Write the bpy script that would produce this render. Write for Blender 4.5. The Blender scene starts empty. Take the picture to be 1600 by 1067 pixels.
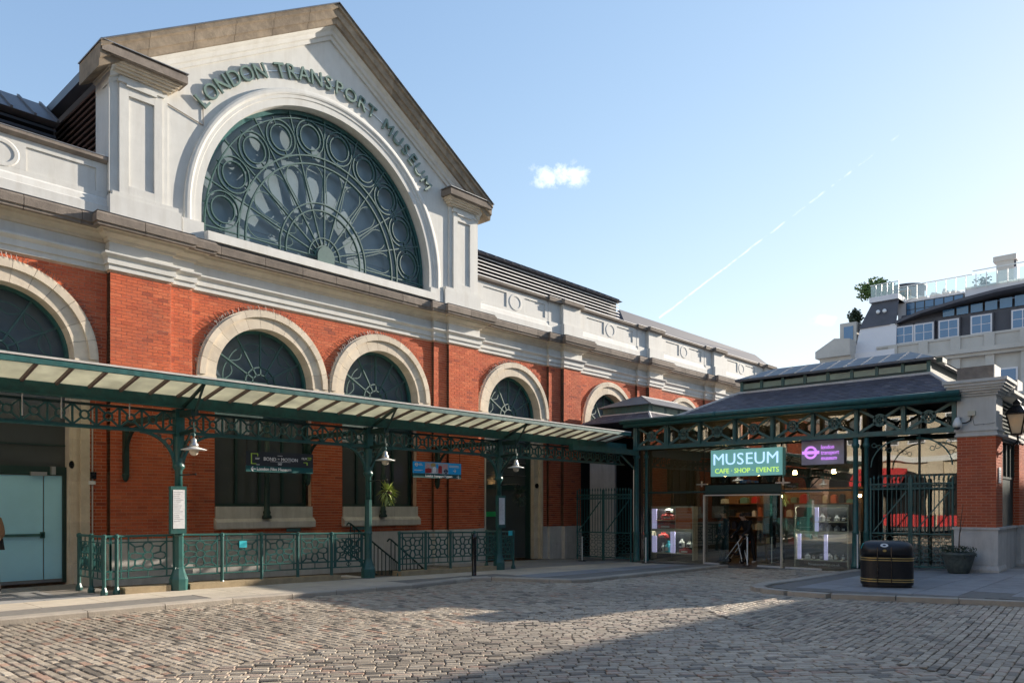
import bpy, math, random
from mathutils import Vector, Matrix
random.seed(7)
R = math.radians
PI = math.pi
sc = bpy.context.scene
COL = sc.collection

# ------------------------------------------------------------------ camera
cam_d = bpy.data.cameras.new('camera'); cam = bpy.data.objects.new('camera', cam_d); COL.objects.link(cam)
cam_d.sensor_width = 36.0; cam_d.lens = 36.0 * 1195 / 1600
cam_d.shift_y = 257.5 / 1600
cam_d.clip_end = 3000; cam_d.clip_start = 0.05
HEAD = math.atan2(1090, 1195)                       # view direction measured from the +X axis
cam.location = (0, 0, 1.65); cam.rotation_euler = (R(90), 0, HEAD - R(90))
sc.camera = cam

# ------------------------------------------------------------------ sky and sun
SUN = Vector((3.6, -1.0, 1.35)).normalized()       # towards the sun
EL = math.asin(SUN.z); AZ = math.atan2(SUN.x, SUN.y)
world = bpy.data.worlds.new('World'); sc.world = world; world.use_nodes = True
wn = world.node_tree.nodes; wl = world.node_tree.links; wn.clear()
def W(t, **k):
    n = wn.new(t)
    for a, b in k.items(): setattr(n, a, b)
    return n
def VM(op, a, b=None):
    n = W('ShaderNodeVectorMath', operation=op)
    for i, v in enumerate((a, b)):
        if v is None: continue
        if hasattr(v, 'is_linked'): wl.new(v, n.inputs[i])
        else: n.inputs[i].default_value = v
    return n.outputs['Value'] if op in ('DOT_PRODUCT', 'LENGTH') else n.outputs['Vector']
def MM(op, a, b=None, c=None, clamp=False):
    n = W('ShaderNodeMath', operation=op, use_clamp=clamp)
    for i, v in enumerate((a, b, c)):
        if v is None: continue
        if hasattr(v, 'is_linked'): wl.new(v, n.inputs[i])
        else: n.inputs[i].default_value = v
    return n.outputs[0]
def pixdir(u, v):                                   # the direction in the world seen at a point of the sky
    f = Vector((math.cos(HEAD), math.sin(HEAD), 0)); r = Vector((math.sin(HEAD), -math.cos(HEAD), 0))
    return (f + r * ((u - 800) / 1195) + Vector((0, 0, 1)) * ((791 - v) / 1195)).normalized()
sky = W('ShaderNodeTexSky', sky_type='NISHITA'); sky.sun_disc = False
sky.sun_elevation = EL; sky.sun_rotation = AZ; sky.altitude = 30
sky.air_density = 1.0; sky.dust_density = .2; sky.ozone_density = 1.5
tc = W('ShaderNodeTexCoord'); D = VM('NORMALIZE', tc.outputs['Generated'])
noi = W('ShaderNodeTexNoise'); noi.inputs['Scale'].default_value = 46; noi.inputs['Detail'].default_value = 9; noi.inputs['Roughness'].default_value = .7
wl.new(D, noi.inputs['Vector'])
def cloud(u, v, su, sv, thr):
    c = pixdir(u, v); rt = pixdir(u + 1, v) - c; rt.normalize(); up = c.cross(rt); up.normalize()
    d = VM('SUBTRACT', D, tuple(c))
    a = MM('DIVIDE', VM('DOT_PRODUCT', d, tuple(rt)), su); b = MM('DIVIDE', VM('DOT_PRODUCT', d, tuple(up)), sv)
    g = MM('SUBTRACT', 1.0, MM('SQRT', MM('ADD', MM('MULTIPLY', a, a), MM('MULTIPLY', b, b))))
    m = MM('ADD', g, MM('MULTIPLY', MM('SUBTRACT', noi.outputs['Fac'], thr), 2.6))
    return MM('MULTIPLY', MM('MULTIPLY', m, .85, clamp=True), MM('MULTIPLY', MM('ADD', g, .45), 1.0, clamp=True))
c1 = cloud(876, 276, .046, .019, .60); c2 = cloud(1292, 500, .028, .010, .60)
# vapour trail along a great circle
a, b = pixdir(1030, 497), pixdir(1432, 190); n = a.cross(b).normalized(); t = (b - a).normalized()
wob = W('ShaderNodeTexNoise'); wob.inputs['Scale'].default_value = 46; wob.inputs['Detail'].default_value = 3; wl.new(D, wob.inputs['Vector'])
off = MM('ADD', VM('DOT_PRODUCT', D, tuple(n)), MM('MULTIPLY', MM('SUBTRACT', wob.outputs['Fac'], .5), .0035))
line = MM('SUBTRACT', 1.0, MM('DIVIDE', MM('ABSOLUTE', off), .0014), clamp=True)
s0, s1 = a.dot(t), b.dot(t)
s = MM('DIVIDE', MM('SUBTRACT', VM('DOT_PRODUCT', D, tuple(t)), s0), s1 - s0)
mk = MM('MULTIPLY', MM('MULTIPLY', MM('GREATER_THAN', s, 0), MM('LESS_THAN', s, 1)), MM('GREATER_THAN', VM('DOT_PRODUCT', D, tuple(a)), 0))
gap = W('ShaderNodeTexNoise'); gap.inputs['Scale'].default_value = 90; gap.inputs['Detail'].default_value = 4; wl.new(D, gap.inputs['Vector'])
brk = MM('MULTIPLY', MM('SUBTRACT', MM('MULTIPLY', gap.outputs['Fac'], 1.9), MM('ADD', .52, MM('MULTIPLY', s, .40))), 2.4, clamp=True)
trail = MM('MULTIPLY', MM('MULTIPLY', MM('MULTIPLY', line, mk), brk), MM('SUBTRACT', .42, MM('MULTIPLY', s, .22)))
fac = MM('MAXIMUM', MM('MAXIMUM', c1, MM('MULTIPLY', c2, .45)), trail, clamp=True)
mix = W('ShaderNodeMix', data_type='RGBA'); wl.new(fac, mix.inputs[0]); 
den = VM('ADD', VM('MULTIPLY', sky.outputs[0], (.12, .165, .235)), (1, 1, 1))
num = VM('MULTIPLY', sky.outputs[0], (.98, 1.05, 1.27))
wl.new(VM('DIVIDE', num, den), mix.inputs[6]); mix.inputs[7].default_value = (5.2, 5.2, 5.2, 1)
bg = W('ShaderNodeBackground'); bg.inputs['Strength'].default_value = 0.15; wl.new(mix.outputs[2], bg.inputs['Color'])
wo = W('ShaderNodeOutputWorld'); wl.new(bg.outputs[0], wo.inputs[0])

sd = bpy.data.lights.new('sun', 'SUN'); sd.energy = 4.1; sd.angle = R(.5); sd.color = (1, .89, .75)
so = bpy.data.objects.new('sun', sd); COL.objects.link(so); so.location = (30, -20, 30)
so.rotation_euler = SUN.to_track_quat('Z', 'Y').to_euler()
vs = sc.view_settings; vs.view_transform = 'Standard'; vs.look = 'None'; vs.gamma = 1; vs.use_curve_mapping = False
vs.exposure = 1.3

# ------------------------------------------------------------------ materials
MATS = {}
def mat(name, col, rough=.6, var=.12, scale=6.0, bump=0.0, bscale=40.0, metal=0.0, spec=.5, dirt=None, dscale=1.2, damt=.5, tint=False, detail=6, rnd=0.0, streak=False):
    m = bpy.data.materials.new(name); m.use_nodes = True; MATS[name] = m
    nt = m.node_tree; N = nt.nodes; L = nt.links; p = N['Principled BSDF']
    p.inputs['Roughness'].default_value = rough; p.inputs['Metallic'].default_value = metal; p.inputs['Specular IOR Level'].default_value = spec
    c = N.new('ShaderNodeTexCoord'); g = N.new('ShaderNodeNewGeometry')
    nz = N.new('ShaderNodeTexNoise'); nz.inputs['Scale'].default_value = scale; nz.inputs['Detail'].default_value = detail; nz.inputs['Roughness'].default_value = .65
    L.new(g.outputs['Position'], nz.inputs['Vector'])
    mr = N.new('ShaderNodeMapRange'); L.new(nz.outputs['Fac'], mr.inputs[0]); mr.inputs[1].default_value = .28; mr.inputs[2].default_value = .72
    mr.inputs[3].default_value = 1 - var; mr.inputs[4].default_value = 1 + var
    vm = N.new('ShaderNodeVectorMath'); vm.operation = 'SCALE'; vm.inputs[0].default_value = col[:3]
    out = mr.outputs[0]
    def mul(x, y):
        q = N.new('ShaderNodeMath'); q.operation = 'MULTIPLY'; L.new(x, q.inputs[0]); L.new(y, q.inputs[1]); return q.outputs[0]
    if rnd:
        oi = N.new('ShaderNodeObjectInfo'); r2 = N.new('ShaderNodeMapRange'); L.new(oi.outputs['Random'], r2.inputs[0]); r2.inputs[3].default_value = 1 - rnd; r2.inputs[4].default_value = 1 + rnd
        out = mul(out, r2.outputs[0])
    L.new(out, vm.inputs['Scale']); src = vm.outputs[0]
    if tint:                                            # every piece carries its own colour
        at = N.new('ShaderNodeAttribute'); at.attribute_name = 'tint'; L.new(at.outputs['Color'], vm.inputs[0])
    if dirt:
        n2 = N.new('ShaderNodeTexNoise'); n2.inputs['Scale'].default_value = dscale; n2.inputs['Detail'].default_value = 9; n2.inputs['Roughness'].default_value = .72
        if streak:
            mp = N.new('ShaderNodeMapping'); mp.inputs['Scale'].default_value = (3, 3, .35); L.new(g.outputs['Position'], mp.inputs['Vector']); L.new(mp.outputs[0], n2.inputs['Vector'])
        else: L.new(g.outputs['Position'], n2.inputs['Vector'])
        r3 = N.new('ShaderNodeMapRange'); L.new(n2.outputs['Fac'], r3.inputs[0]); r3.inputs[1].default_value = .46; r3.inputs[2].default_value = .74; r3.inputs[4].default_value = damt
        mx = N.new('ShaderNodeMix'); mx.data_type = 'RGBA'; L.new(r3.outputs[0], mx.inputs[0]); L.new(src, mx.inputs[6]); mx.inputs[7].default_value = (*dirt, 1); src = mx.outputs[2]
    L.new(src, p.inputs['Base Color'])
    rr = N.new('ShaderNodeMapRange'); L.new(nz.outputs['Fac'], rr.inputs[0]); rr.inputs[3].default_value = max(0.02, rough - .12); rr.inputs[4].default_value = min(1, rough + .12); L.new(rr.outputs[0], p.inputs['Roughness'])
    if bump:
        n4 = N.new('ShaderNodeTexNoise'); n4.inputs['Scale'].default_value = bscale; n4.inputs['Detail'].default_value = 6; L.new(g.outputs['Position'], n4.inputs['Vector'])
        bp = N.new('ShaderNodeBump'); bp.inputs['Strength'].default_value = bump; bp.inputs['Distance'].default_value = .02; L.new(n4.outputs['Fac'], bp.inputs['Height']); L.new(bp.outputs[0], p.inputs['Normal'])
    return m
def glass_mat(name, tint, refl, body=None):
    m = bpy.data.materials.new(name); m.use_nodes = True; MATS[name] = m
    nt = m.node_tree; N = nt.nodes; L = nt.links; N.remove(N['Principled BSDF']); o = N['Material Output']
    tr = N.new('ShaderNodeBsdfTransparent'); tr.inputs[0].default_value = (*tint, 1)
    gl = N.new('ShaderNodeBsdfGlossy'); gl.inputs['Roughness'].default_value = .01; gl.inputs[0].default_value = (1, 1, 1, 1)
    fr = N.new('ShaderNodeFresnel'); fr.inputs[0].default_value = 1.5
    ad = N.new('ShaderNodeMath'); ad.operation = 'ADD'; ad.use_clamp = True; L.new(fr.outputs[0], ad.inputs[0]); ad.inputs[1].default_value = refl
    g = N.new('ShaderNodeNewGeometry'); nz = N.new('ShaderNodeTexNoise'); nz.inputs['Scale'].default_value = .9; nz.inputs['Detail'].default_value = 1; L.new(g.outputs['Position'], nz.inputs['Vector'])
    bp = N.new('ShaderNodeBump'); bp.inputs['Strength'].default_value = .05; bp.inputs['Distance'].default_value = .05; L.new(nz.outputs['Fac'], bp.inputs['Height']); L.new(bp.outputs[0], gl.inputs['Normal'])
    mx = N.new('ShaderNodeMixShader'); L.new(ad.outputs[0], mx.inputs[0]); L.new(tr.outputs[0], mx.inputs[1]); L.new(gl.outputs[0], mx.inputs[2]); L.new(mx.outputs[0], o.inputs[0])
    return m
def emit_mat(name, col, st):
    m = bpy.data.materials.new(name); m.use_nodes = True; MATS[name] = m
    p = m.node_tree.nodes['Principled BSDF']; p.inputs['Base Color'].default_value = (*col, 1); p.inputs['Emission Color'].default_value = (*col, 1); p.inputs['Emission Strength'].default_value = st
    return m
def translucent_mat(name, col, frac):
    m = bpy.data.materials.new(name); m.use_nodes = True; MATS[name] = m
    nt = m.node_tree; N = nt.nodes; L = nt.links; o = N['Material Output']; N.remove(N['Principled BSDF'])
    g = N.new('ShaderNodeNewGeometry'); nz = N.new('ShaderNodeTexNoise'); nz.inputs['Scale'].default_value = 2.2; nz.inputs['Detail'].default_value = 8; L.new(g.outputs['Position'], nz.inputs['Vector'])
    mr = N.new('ShaderNodeMapRange'); L.new(nz.outputs['Fac'], mr.inputs[0]); mr.inputs[1].default_value = .3; mr.inputs[2].default_value = .7; mr.inputs[3].default_value = .78; mr.inputs[4].default_value = 1.12
    vm = N.new('ShaderNodeVectorMath'); vm.operation = 'SCALE'; vm.inputs[0].default_value = col; L.new(mr.outputs[0], vm.inputs['Scale'])
    d = N.new('ShaderNodeBsdfDiffuse'); t = N.new('ShaderNodeBsdfTranslucent'); L.new(vm.outputs[0], d.inputs[0]); L.new(vm.outputs[0], t.inputs[0])
    mx = N.new('ShaderNodeMixShader'); mx.inputs[0].default_value = frac; L.new(d.outputs[0], mx.inputs[1]); L.new(t.outputs[0], mx.inputs[2])
    gl = N.new('ShaderNodeBsdfGlossy'); gl.inputs['Roughness'].default_value = .25; m2 = N.new('ShaderNodeMixShader'); m2.inputs[0].default_value = .06
    L.new(mx.outputs[0], m2.inputs[1]); L.new(gl.outputs[0], m2.inputs[2]); L.new(m2.outputs[0], o.inputs[0])
    return m
mat('brick', (.4, .09, .04), .85, .14, 22, .3, 120, spec=.2, tint=True, dirt=(.25, .085, .058), dscale=.5, damt=.6)
mat('mortar', (.66, .44, .33), .95, .2, 8, .3, 90, spec=.1)
mat('render_white', (.605, .60, .57), .75, .06, 3, .06, 60, spec=.25, dirt=(.38, .34, .28), dscale=1.3, damt=.32, streak=True)
mat('stone_cream', (.64, .56, .45), .85, .12, 4, .2, 60, spec=.2, dirt=(.40, .31, .24), dscale=1.6, damt=.4, rnd=.10)
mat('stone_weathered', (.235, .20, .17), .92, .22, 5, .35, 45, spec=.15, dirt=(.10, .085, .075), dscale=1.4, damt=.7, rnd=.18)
mat('stone_brown', (.29, .235, .175), .92, .3, 4, .35, 45, spec=.15, dirt=(.13, .105, .085), dscale=1.8, damt=.8, rnd=.15)
mat('stone_pale', (.60, .58, .55), .8, .1, 4, .15, 60, spec=.25, dirt=(.30, .28, .26), dscale=1.3, damt=.5, streak=True)
mat('lead', (.23, .24, .26), .55, .15, 4, .1, 20, metal=.3)
mat('green_paint', (.026, .118, .116), .40, .25, 9, .12, 50, dirt=(.06, .075, .06), dscale=4, damt=.55)
mat('green_light', (.025, .108, .10), .36, .15, 9, .05, 70, dirt=(.06, .085, .07), dscale=4, damt=.55)
mat('green_dark', (.012, .042, .037), .45, .15, 8, .05, 60)
mat('lime_paint', (.42, .62, .08), .5, .05); mat('letter_green', (.13, .20, .175), .45, .12, 5)
mat('tracery', (.04, .10, .095), .5, .1, 8)
mat('pane_obscured', (.19, .25, .285), .34, .10, .8, spec=.35, dirt=(.24, .30, .33), dscale=.6, damt=.5)
mat('pane_arch', (.105, .14, .17), .2, .10, .8, spec=.4, dirt=(.14, .18, .205), dscale=.6, damt=.5)
mat('pane_dark', (.075, .083, .083), .14, .1, .6, spec=.5)
mat('slate', (.085, .082, .105), .6, .2, 6, .2, 60, tint=True)
mat('roof_metal', (.10, .11, .13), .45, .12, 2, metal=.4)
mat('roof_seam', (.16, .155, .16), .5, .15, 2, .05, 30, metal=.2)
mat('louvre_white', (.72, .70, .68), .55, .05)
mat('louvre_brown', (.16, .11, .10), .6, .1)
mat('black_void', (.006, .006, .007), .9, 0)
mat('cobble', (.2, .18, .16), .5, .22, 30, .3, 70, spec=.4, tint=True)
mat('road_joint', (.10, .083, .066), .95, .3, 14, .4, 60, spec=.1)
mat('flagstone', (.52, .46, .375), .82, .12, 3, .2, 70, spec=.25, dirt=(.30, .265, .22), dscale=.9, damt=.5, rnd=.10)
mat('pavement_joint', (.20, .185, .165), .9, .2, 8)
mat('flag_dark', (.30, .30, .30), .7, .14, 3, .2, 70, spec=.3, dirt=(.17, .17, .175), dscale=.9, damt=.5, rnd=.12)
mat('kerb_stone', (.42, .37, .305), .85, .2, 8, .35, 50, dirt=(.22, .19, .16), dscale=2, damt=.6, rnd=.15)
mat('plinth_stone', (.36, .28, .17), .85, .2, 6, .3, 50, dirt=(.2, .15, .09), dscale=2.5, damt=.6)
mat('black_paint', (.008, .008, .010), .26, .1, 10, spec=.5)
mat('bin_black', (.013, .013, .015), .42, .25, 14, .05, 50, spec=.5)
mat('gold', (.62, .44, .16), .35, .1, 10, metal=.6)
mat('white_enamel', (.78, .78, .75), .3, .05)
mat('bulb', (.80, .72, .58), .25, .05)
mat('steel', (.55, .54, .52), .3, .05, metal=.8)
mat('paper', (.68, .69, .70), .5, .12, 14)
mat('sign_blue', (.012, .40, .82), .35, .05)
mat('sign_dark', (.022, .026, .032), .4, .1)
mat('sign_green', (.006, .085, .085), .4, .05)
mat('sign_teal', (.10, .22, .21), .35, .05)
mat('white', (.80, .80, .80), .4, 0)
mat('cyan_tag', (.05, .52, .60), .4, .05)
mat('orange_poster', (.60, .16, .07), .5, .1)
mat('lilac', (.50, .46, .72), .5, .05)
mat('cabinet', (.52, .50, .40), .5, .08)
mat('red_paint', (.42, .03, .03), .4, .15, 3)
mat('red_fabric', (.50, .035, .035), .8, .1, 3)
mat('pink_art', (.62, .32, .30), .5, .1); mat('grey_art', (.42, .42, .45), .5, .1); mat('navy', (.02, .025, .06), .6, .1)
mat('door_teal', (.40, .76, .92), .22, .06, 1, spec=.5); mat('leaf', (.10, .16, .045), .55, .35, 9, rnd=.3); mat('leaf_lime', (.30, .36, .09), .5, .3, 9); mat('leaf_dark', (.035, .055, .025), .6, .3, 7)
mat('bark', (.07, .05, .035), .9, .2); mat('planter', (.085, .105, .095), .6, .35, 12, .3, 40)
mat('skin', (.45, .28, .20), .5, .05); mat('hair', (.025, .018, .014), .6, .1); mat('coat_brown', (.20, .11, .055), .8, .3, 40); mat('coat_navy', (.012, .016, .035), .7, .1); mat('cloth_black', (.010, .010, .012), .8, .1); mat('shoe_white', (.6, .6, .6), .5, 0)
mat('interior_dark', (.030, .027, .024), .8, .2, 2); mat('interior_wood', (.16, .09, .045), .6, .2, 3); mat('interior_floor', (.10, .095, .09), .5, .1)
mat('bg_stone', (.50, .47, .43), .8, .08, .4, dirt=(.3, .27, .23), dscale=.3, damt=.4); mat('bg_white', (.68, .66, .68), .7, .05, .4); mat('bg_slate', (.085, .085, .10), .7, .15, 1.2); mat('warm_stone', (.50, .42, .31), .8, .12, .5, dirt=(.3, .22, .15), dscale=.4, damt=.5)
mat('pane_sky', (.06, .16, .30), .06, .05, .5, spec=.8); mat('green_glow_panel', (.02, .42, .12), .4, .05)
glass_mat('glass_front', (.90, .95, .93), .10); glass_mat('glass_clear', (.93, .96, .95), .03)
translucent_mat('canopy_glass', (.86, .85, .71), .68); translucent_mat('sign_glass', (.62, .63, .78), .5); translucent_mat('lantern_glass', (.55, .52, .44), .5); translucent_mat('skylight_glass', (.40, .56, .46), .5)
emit_mat('warm_lamp', (1, .58, .22), 38.0); emit_mat('neon_blue', (.50, .74, 1.0), .42); emit_mat('neon_lime', (.58, .85, .12), .38); emit_mat('neon_purple', (.62, .25, .85), .45); emit_mat('light_box', (.10, .25, .24), .42); emit_mat('lit_lilac', (.46, .42, .70), .30); emit_mat('added_cabinet_glow', (1, .95, .85), 14.0); emit_mat('gas_glow', (1, .5, .15), 2.0)

# ------------------------------------------------------------------ mesh helpers
class MB:
    def __init__(s): s.v = []; s.f = []; s.t = []; s.cur = None
    def add(s, vs, fs):
        o = len(s.v); s.v += [tuple(p) for p in vs]; s.f += [tuple(i + o for i in f) for f in fs]
        if s.cur is not None: s.t += [s.cur] * len(fs)
        return s
    def box(s, x0, x1, y0, y1, z0, z1):
        return s.add([(x0, y0, z0), (x1, y0, z0), (x1, y1, z0), (x0, y1, z0), (x0, y0, z1), (x1, y0, z1), (x1, y1, z1), (x0, y1, z1)],
                     [(3, 2, 1, 0), (4, 5, 6, 7), (0, 1, 5, 4), (1, 2, 6, 5), (2, 3, 7, 6), (3, 0, 4, 7)])
    def prism(s, poly, axis, a, b):                    # polygon in the other two axes, drawn out along axis from a to b
        n = len(poly)
        def P(p, t):
            return {'x': (t, p[0], p[1]), 'y': (p[0], t, p[1]), 'z': (p[0], p[1], t)}[axis]
        return s.add([P(p, a) for p in poly] + [P(p, b) for p in poly],
                     [tuple(range(n - 1, -1, -1)), tuple(range(n, 2 * n))] + [(i, (i + 1) % n, n + (i + 1) % n, n + i) for i in range(n)])
    def bar(s, p, q, w, h=None, up=(0, 0, 1)):          # square bar between two points
        h = h or w; p = Vector(p); q = Vector(q); d = (q - p)
        if d.length < 1e-6: return s
        d.normalize(); u = Vector(up)
        if abs(d.dot(u)) > .98: u = Vector((0, 1, 0)) if abs(d.y) < .9 else Vector((1, 0, 0))
        r = d.cross(u).normalized(); u = r.cross(d)
        vs = [e + r * (sx * w / 2) + u * (sz * h / 2) for e in (p, q) for sx, sz in ((-1, -1), (1, -1), (1, 1), (-1, 1))]
        return s.add(vs, [(3, 2, 1, 0), (4, 5, 6, 7)] + [(i, (i + 1) % 4, 4 + (i + 1) % 4, 4 + i) for i in range(4)])
    def tube(s, pts, r, n=6, closed=False, caps=True):
        pts = [Vector(p) for p in pts]; m = len(pts); o = len(s.v); vs = []
        rr = r if isinstance(r, (list, tuple)) else [r] * m
        ref = Vector((0, 0, 1))
        for i, p in enumerate(pts):
            a = pts[(i - 1) % m] if (i > 0 or closed) else p; b = pts[(i + 1) % m] if (i < m - 1 or closed) else p
            d = (b - a).normalized(); u = ref if abs(d.dot(ref)) < .95 else (Vector((0, 1, 0)) if abs(d.y) < .9 else Vector((1, 0, 0)))
            x = d.cross(u).normalized(); y = x.cross(d)
            vs += [p + (x * math.cos(2 * PI * (k + .5) / n) + y * math.sin(2 * PI * (k + .5) / n)) * rr[i] for k in range(n)]
        fs = []
        for i in range(m if closed else m - 1):
            j = (i + 1) % m
            fs += [(i * n + k, i * n + (k + 1) % n, j * n + (k + 1) % n, j * n + k) for k in range(n)]
        if caps and not closed: fs += [tuple(range(n - 1, -1, -1)), tuple((m - 1) * n + k for k in range(n))]
        return s.add(vs, fs)
    def lathe(s, prof, c=(0, 0, 0), n=16, rot=0.0):
        m = len(prof); vs = [(c[0] + r * math.cos(rot + 2 * PI * k / n), c[1] + r * math.sin(rot + 2 * PI * k / n), c[2] + z) for r, z in prof for k in range(n)]
        fs = [(i * n + k, i * n + (k + 1) % n, (i + 1) * n + (k + 1) % n, (i + 1) * n + k) for i in range(m - 1) for k in range(n)]
        fs += [tuple(range(n - 1, -1, -1)), tuple((m - 1) * n + k for k in range(n))]
        return s.add(vs, fs)
    def ring(s, cx, cz, y0, y1, r0, r1, a0=0.0, a1=2 * PI, n=24, full=False):   # annular sector lying in an XZ plane
        vs = []
        for i in range(n + 1):
            a = a0 + (a1 - a0) * i / n; c, q = math.cos(a), math.sin(a)
            vs += [(cx + r0 * c, y0, cz + r0 * q), (cx + r1 * c, y0, cz + r1 * q), (cx + r1 * c, y1, cz + r1 * q), (cx + r0 * c, y1, cz + r0 * q)]
        fs = []
        for i in range(n):
            for k in range(4): fs.append((i * 4 + k, i * 4 + (k + 1) % 4, i * 4 + 4 + (k + 1) % 4, i * 4 + 4 + k))
        if not full: fs += [(3, 2, 1, 0), tuple(n * 4 + k for k in range(4))]
        return s.add(vs, fs)
    def quad(s, a, b, c, d): return s.add([a, b, c, d], [(0, 1, 2, 3)])
    def sphere(s, c, r, n=10, m=6, sz=1.0):
        return s.lathe([(max(.001, r * math.sin(PI * i / m)), -r * sz * math.cos(PI * i / m)) for i in range(m + 1)], c, n)

def mesh_of(mb, name, off=(0, 0, 0), smooth=False):
    me = bpy.data.meshes.new(name)
    me.from_pydata([(x - off[0], y - off[1], z - off[2]) for x, y, z in mb.v], [], mb.f)
    if mb.t:
        at = me.attributes.new('tint', 'FLOAT_COLOR', 'FACE'); at.data.foreach_set('color', [q for t in mb.t for q in (*t, 1.0)])
    if smooth: me.polygons.foreach_set('use_smooth', [True] * len(me.polygons))
    me.update(); return me
def wloc(o):
    p = Vector((0, 0, 0))
    while o is not None: p = p + o.location; o = o.parent
    return p
def obj(name, mb, m, parent=None, smooth=False, kind=None, label=None, loc=None, rot=None, scale=None):   # vertices given in world coordinates
    off = wloc(parent) if parent is not None and loc is None else (0, 0, 0)
    me = mb if isinstance(mb, bpy.types.Mesh) else mesh_of(mb, name, off, smooth)
    o = bpy.data.objects.new(name, me); COL.objects.link(o); o.parent = parent
    if not me.materials: me.materials.append(MATS[m])
    if kind: o['kind'] = kind
    if label: o['label'] = label
    if loc is not None: o.location = Vector(loc) - (wloc(parent) if parent is not None else Vector((0, 0, 0)))
    if rot: o.rotation_euler = rot
    if scale: o.scale = scale
    return o
def inst(name, me, parent, loc, rot=(0, 0, 0), scale=None):               # one more object on shared mesh data, loc in world coordinates
    o = bpy.data.objects.new(name, me); COL.objects.link(o); o.parent = parent
    o.location = Vector(loc) - (wloc(parent) if parent is not None else Vector((0, 0, 0))); o.rotation_euler = rot
    if scale: o.scale = scale
    return o
def tag(o, label, cat, group=None):
    o['label'] = label; o['category'] = cat
    if group: o['group'] = group
    return o
def thing(name, loc, label, cat, group=None):
    o = bpy.data.objects.new(name, None); COL.objects.link(o); o.location = loc; o.empty_display_size = .2
    return tag(o, label, cat, group)
def copy_tree(o, parent=None):
    c = o.copy(); COL.objects.link(c); c.parent = parent
    for ch in list(o.children): copy_tree(ch, c)
    return c
def struct(name, mb, m):
    o = obj(name, mb, m); o['kind'] = 'structure'; return o
def text_mesh(body, size, extrude=.004, off=0.0, align='CENTER', spacing=1.0):
    c = bpy.data.curves.new('text', 'FONT'); c.body = body; c.size = size; c.extrude = extrude; c.offset = off; c.align_x = align; c.space_character = spacing
    c.resolution_u = 3
    o = bpy.data.objects.new('text', c); COL.objects.link(o)
    bpy.context.view_layer.update(); dg = bpy.context.evaluated_depsgraph_get()
    me = bpy.data.meshes.new_from_object(o.evaluated_get(dg)); bpy.data.objects.remove(o); bpy.data.curves.remove(c)
    return me
def text_obj(name, body, size, m, parent, loc, rot=(R(90), 0, 0), extrude=.004, off=0.0, align='CENTER', sx=1.0, label=None, spacing=1.0):
    me = text_mesh(body, size, extrude, off, align, spacing); me.materials.clear(); me.materials.append(MATS[m])
    o = inst(name, me, parent, loc, rot); o.scale = (sx, 1, 1)
    if label: o['label'] = label
    return o
FACE_W = (R(90), 0, R(-90))                          # writing that faces -X

def gz(x, y):                                        # the square falls gently towards the corner by the entrance
    return -.018 * max(min(x, 26) - 6.5, 0) * min(max((y - 3) / 11.8, 0), 1)
def gr(x, y): return gz(x, y) - .085                 # road level
# ------------------------------------------------------------------ ground
def grid_sheet(x0, x1, y0, y1, nx, ny, zf, keep=lambda x, y: True):
    mb = MB(); idx = {}
    for i in range(nx):
        for j in range(ny):
            xa, xb = x0 + (x1 - x0) * i / nx, x0 + (x1 - x0) * (i + 1) / nx; ya, yb = y0 + (y1 - y0) * j / ny, y0 + (y1 - y0) * (j + 1) / ny
            if not keep((xa + xb) / 2, (ya + yb) / 2): continue
            f = []
            for x, y in ((xa, ya), (xb, ya), (xb, yb), (xa, yb)):
                k = (round(x, 4), round(y, 4))
                if k not in idx: idx[k] = len(mb.v); mb.v.append((x, y, zf(x, y)))
                f.append(idx[k])
            mb.f.append(tuple(f))
    return mb
def inside(poly, x, y):
    c = False; n = len(poly)
    for i in range(n):
        (xa, ya), (xb, yb) = poly[i], poly[(i + 1) % n]
        if (ya > y) != (yb > y) and x < (xb - xa) * (y - ya) / (yb - ya) + xa: c = not c
    return c
struct('ground', MB().quad((-600, -600, -.72), (900, -600, -.72), (900, 900, -.72), (-600, 900, -.72)), 'flag_dark')
KN = [(-40, 13.1), (-6, 13.1), (3.2, 13.08), (8, 12.99), (11, 12.99), (12.6, 13.3), (13.3, 13.5), (13.8, 13.28), (13.96, 12.7), (14.28, 11.8), (14.5, 11.3), (14.95, 11.13), (16.3, 11.18), (22.5, 11.25)]
KS = [(16.6, -24), (15.98, 2.4), (15.47, 4.35), (15.2, 5.43), (15.24, 6.21), (15.45, 6.8), (15.83, 7.1), (16.5, 7.22), (18, 7.1), (22.5, 7.06)]
NORTH = KN + [(22.5, 18.1), (-40, 18.1)]
SOUTH = KS + [(60, 7.06), (60, -24)]
road = struct('road', grid_sheet(-40, 30, -24, 18, 140, 84, lambda x, y: gr(x, y) - .014), 'road_joint')

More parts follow.
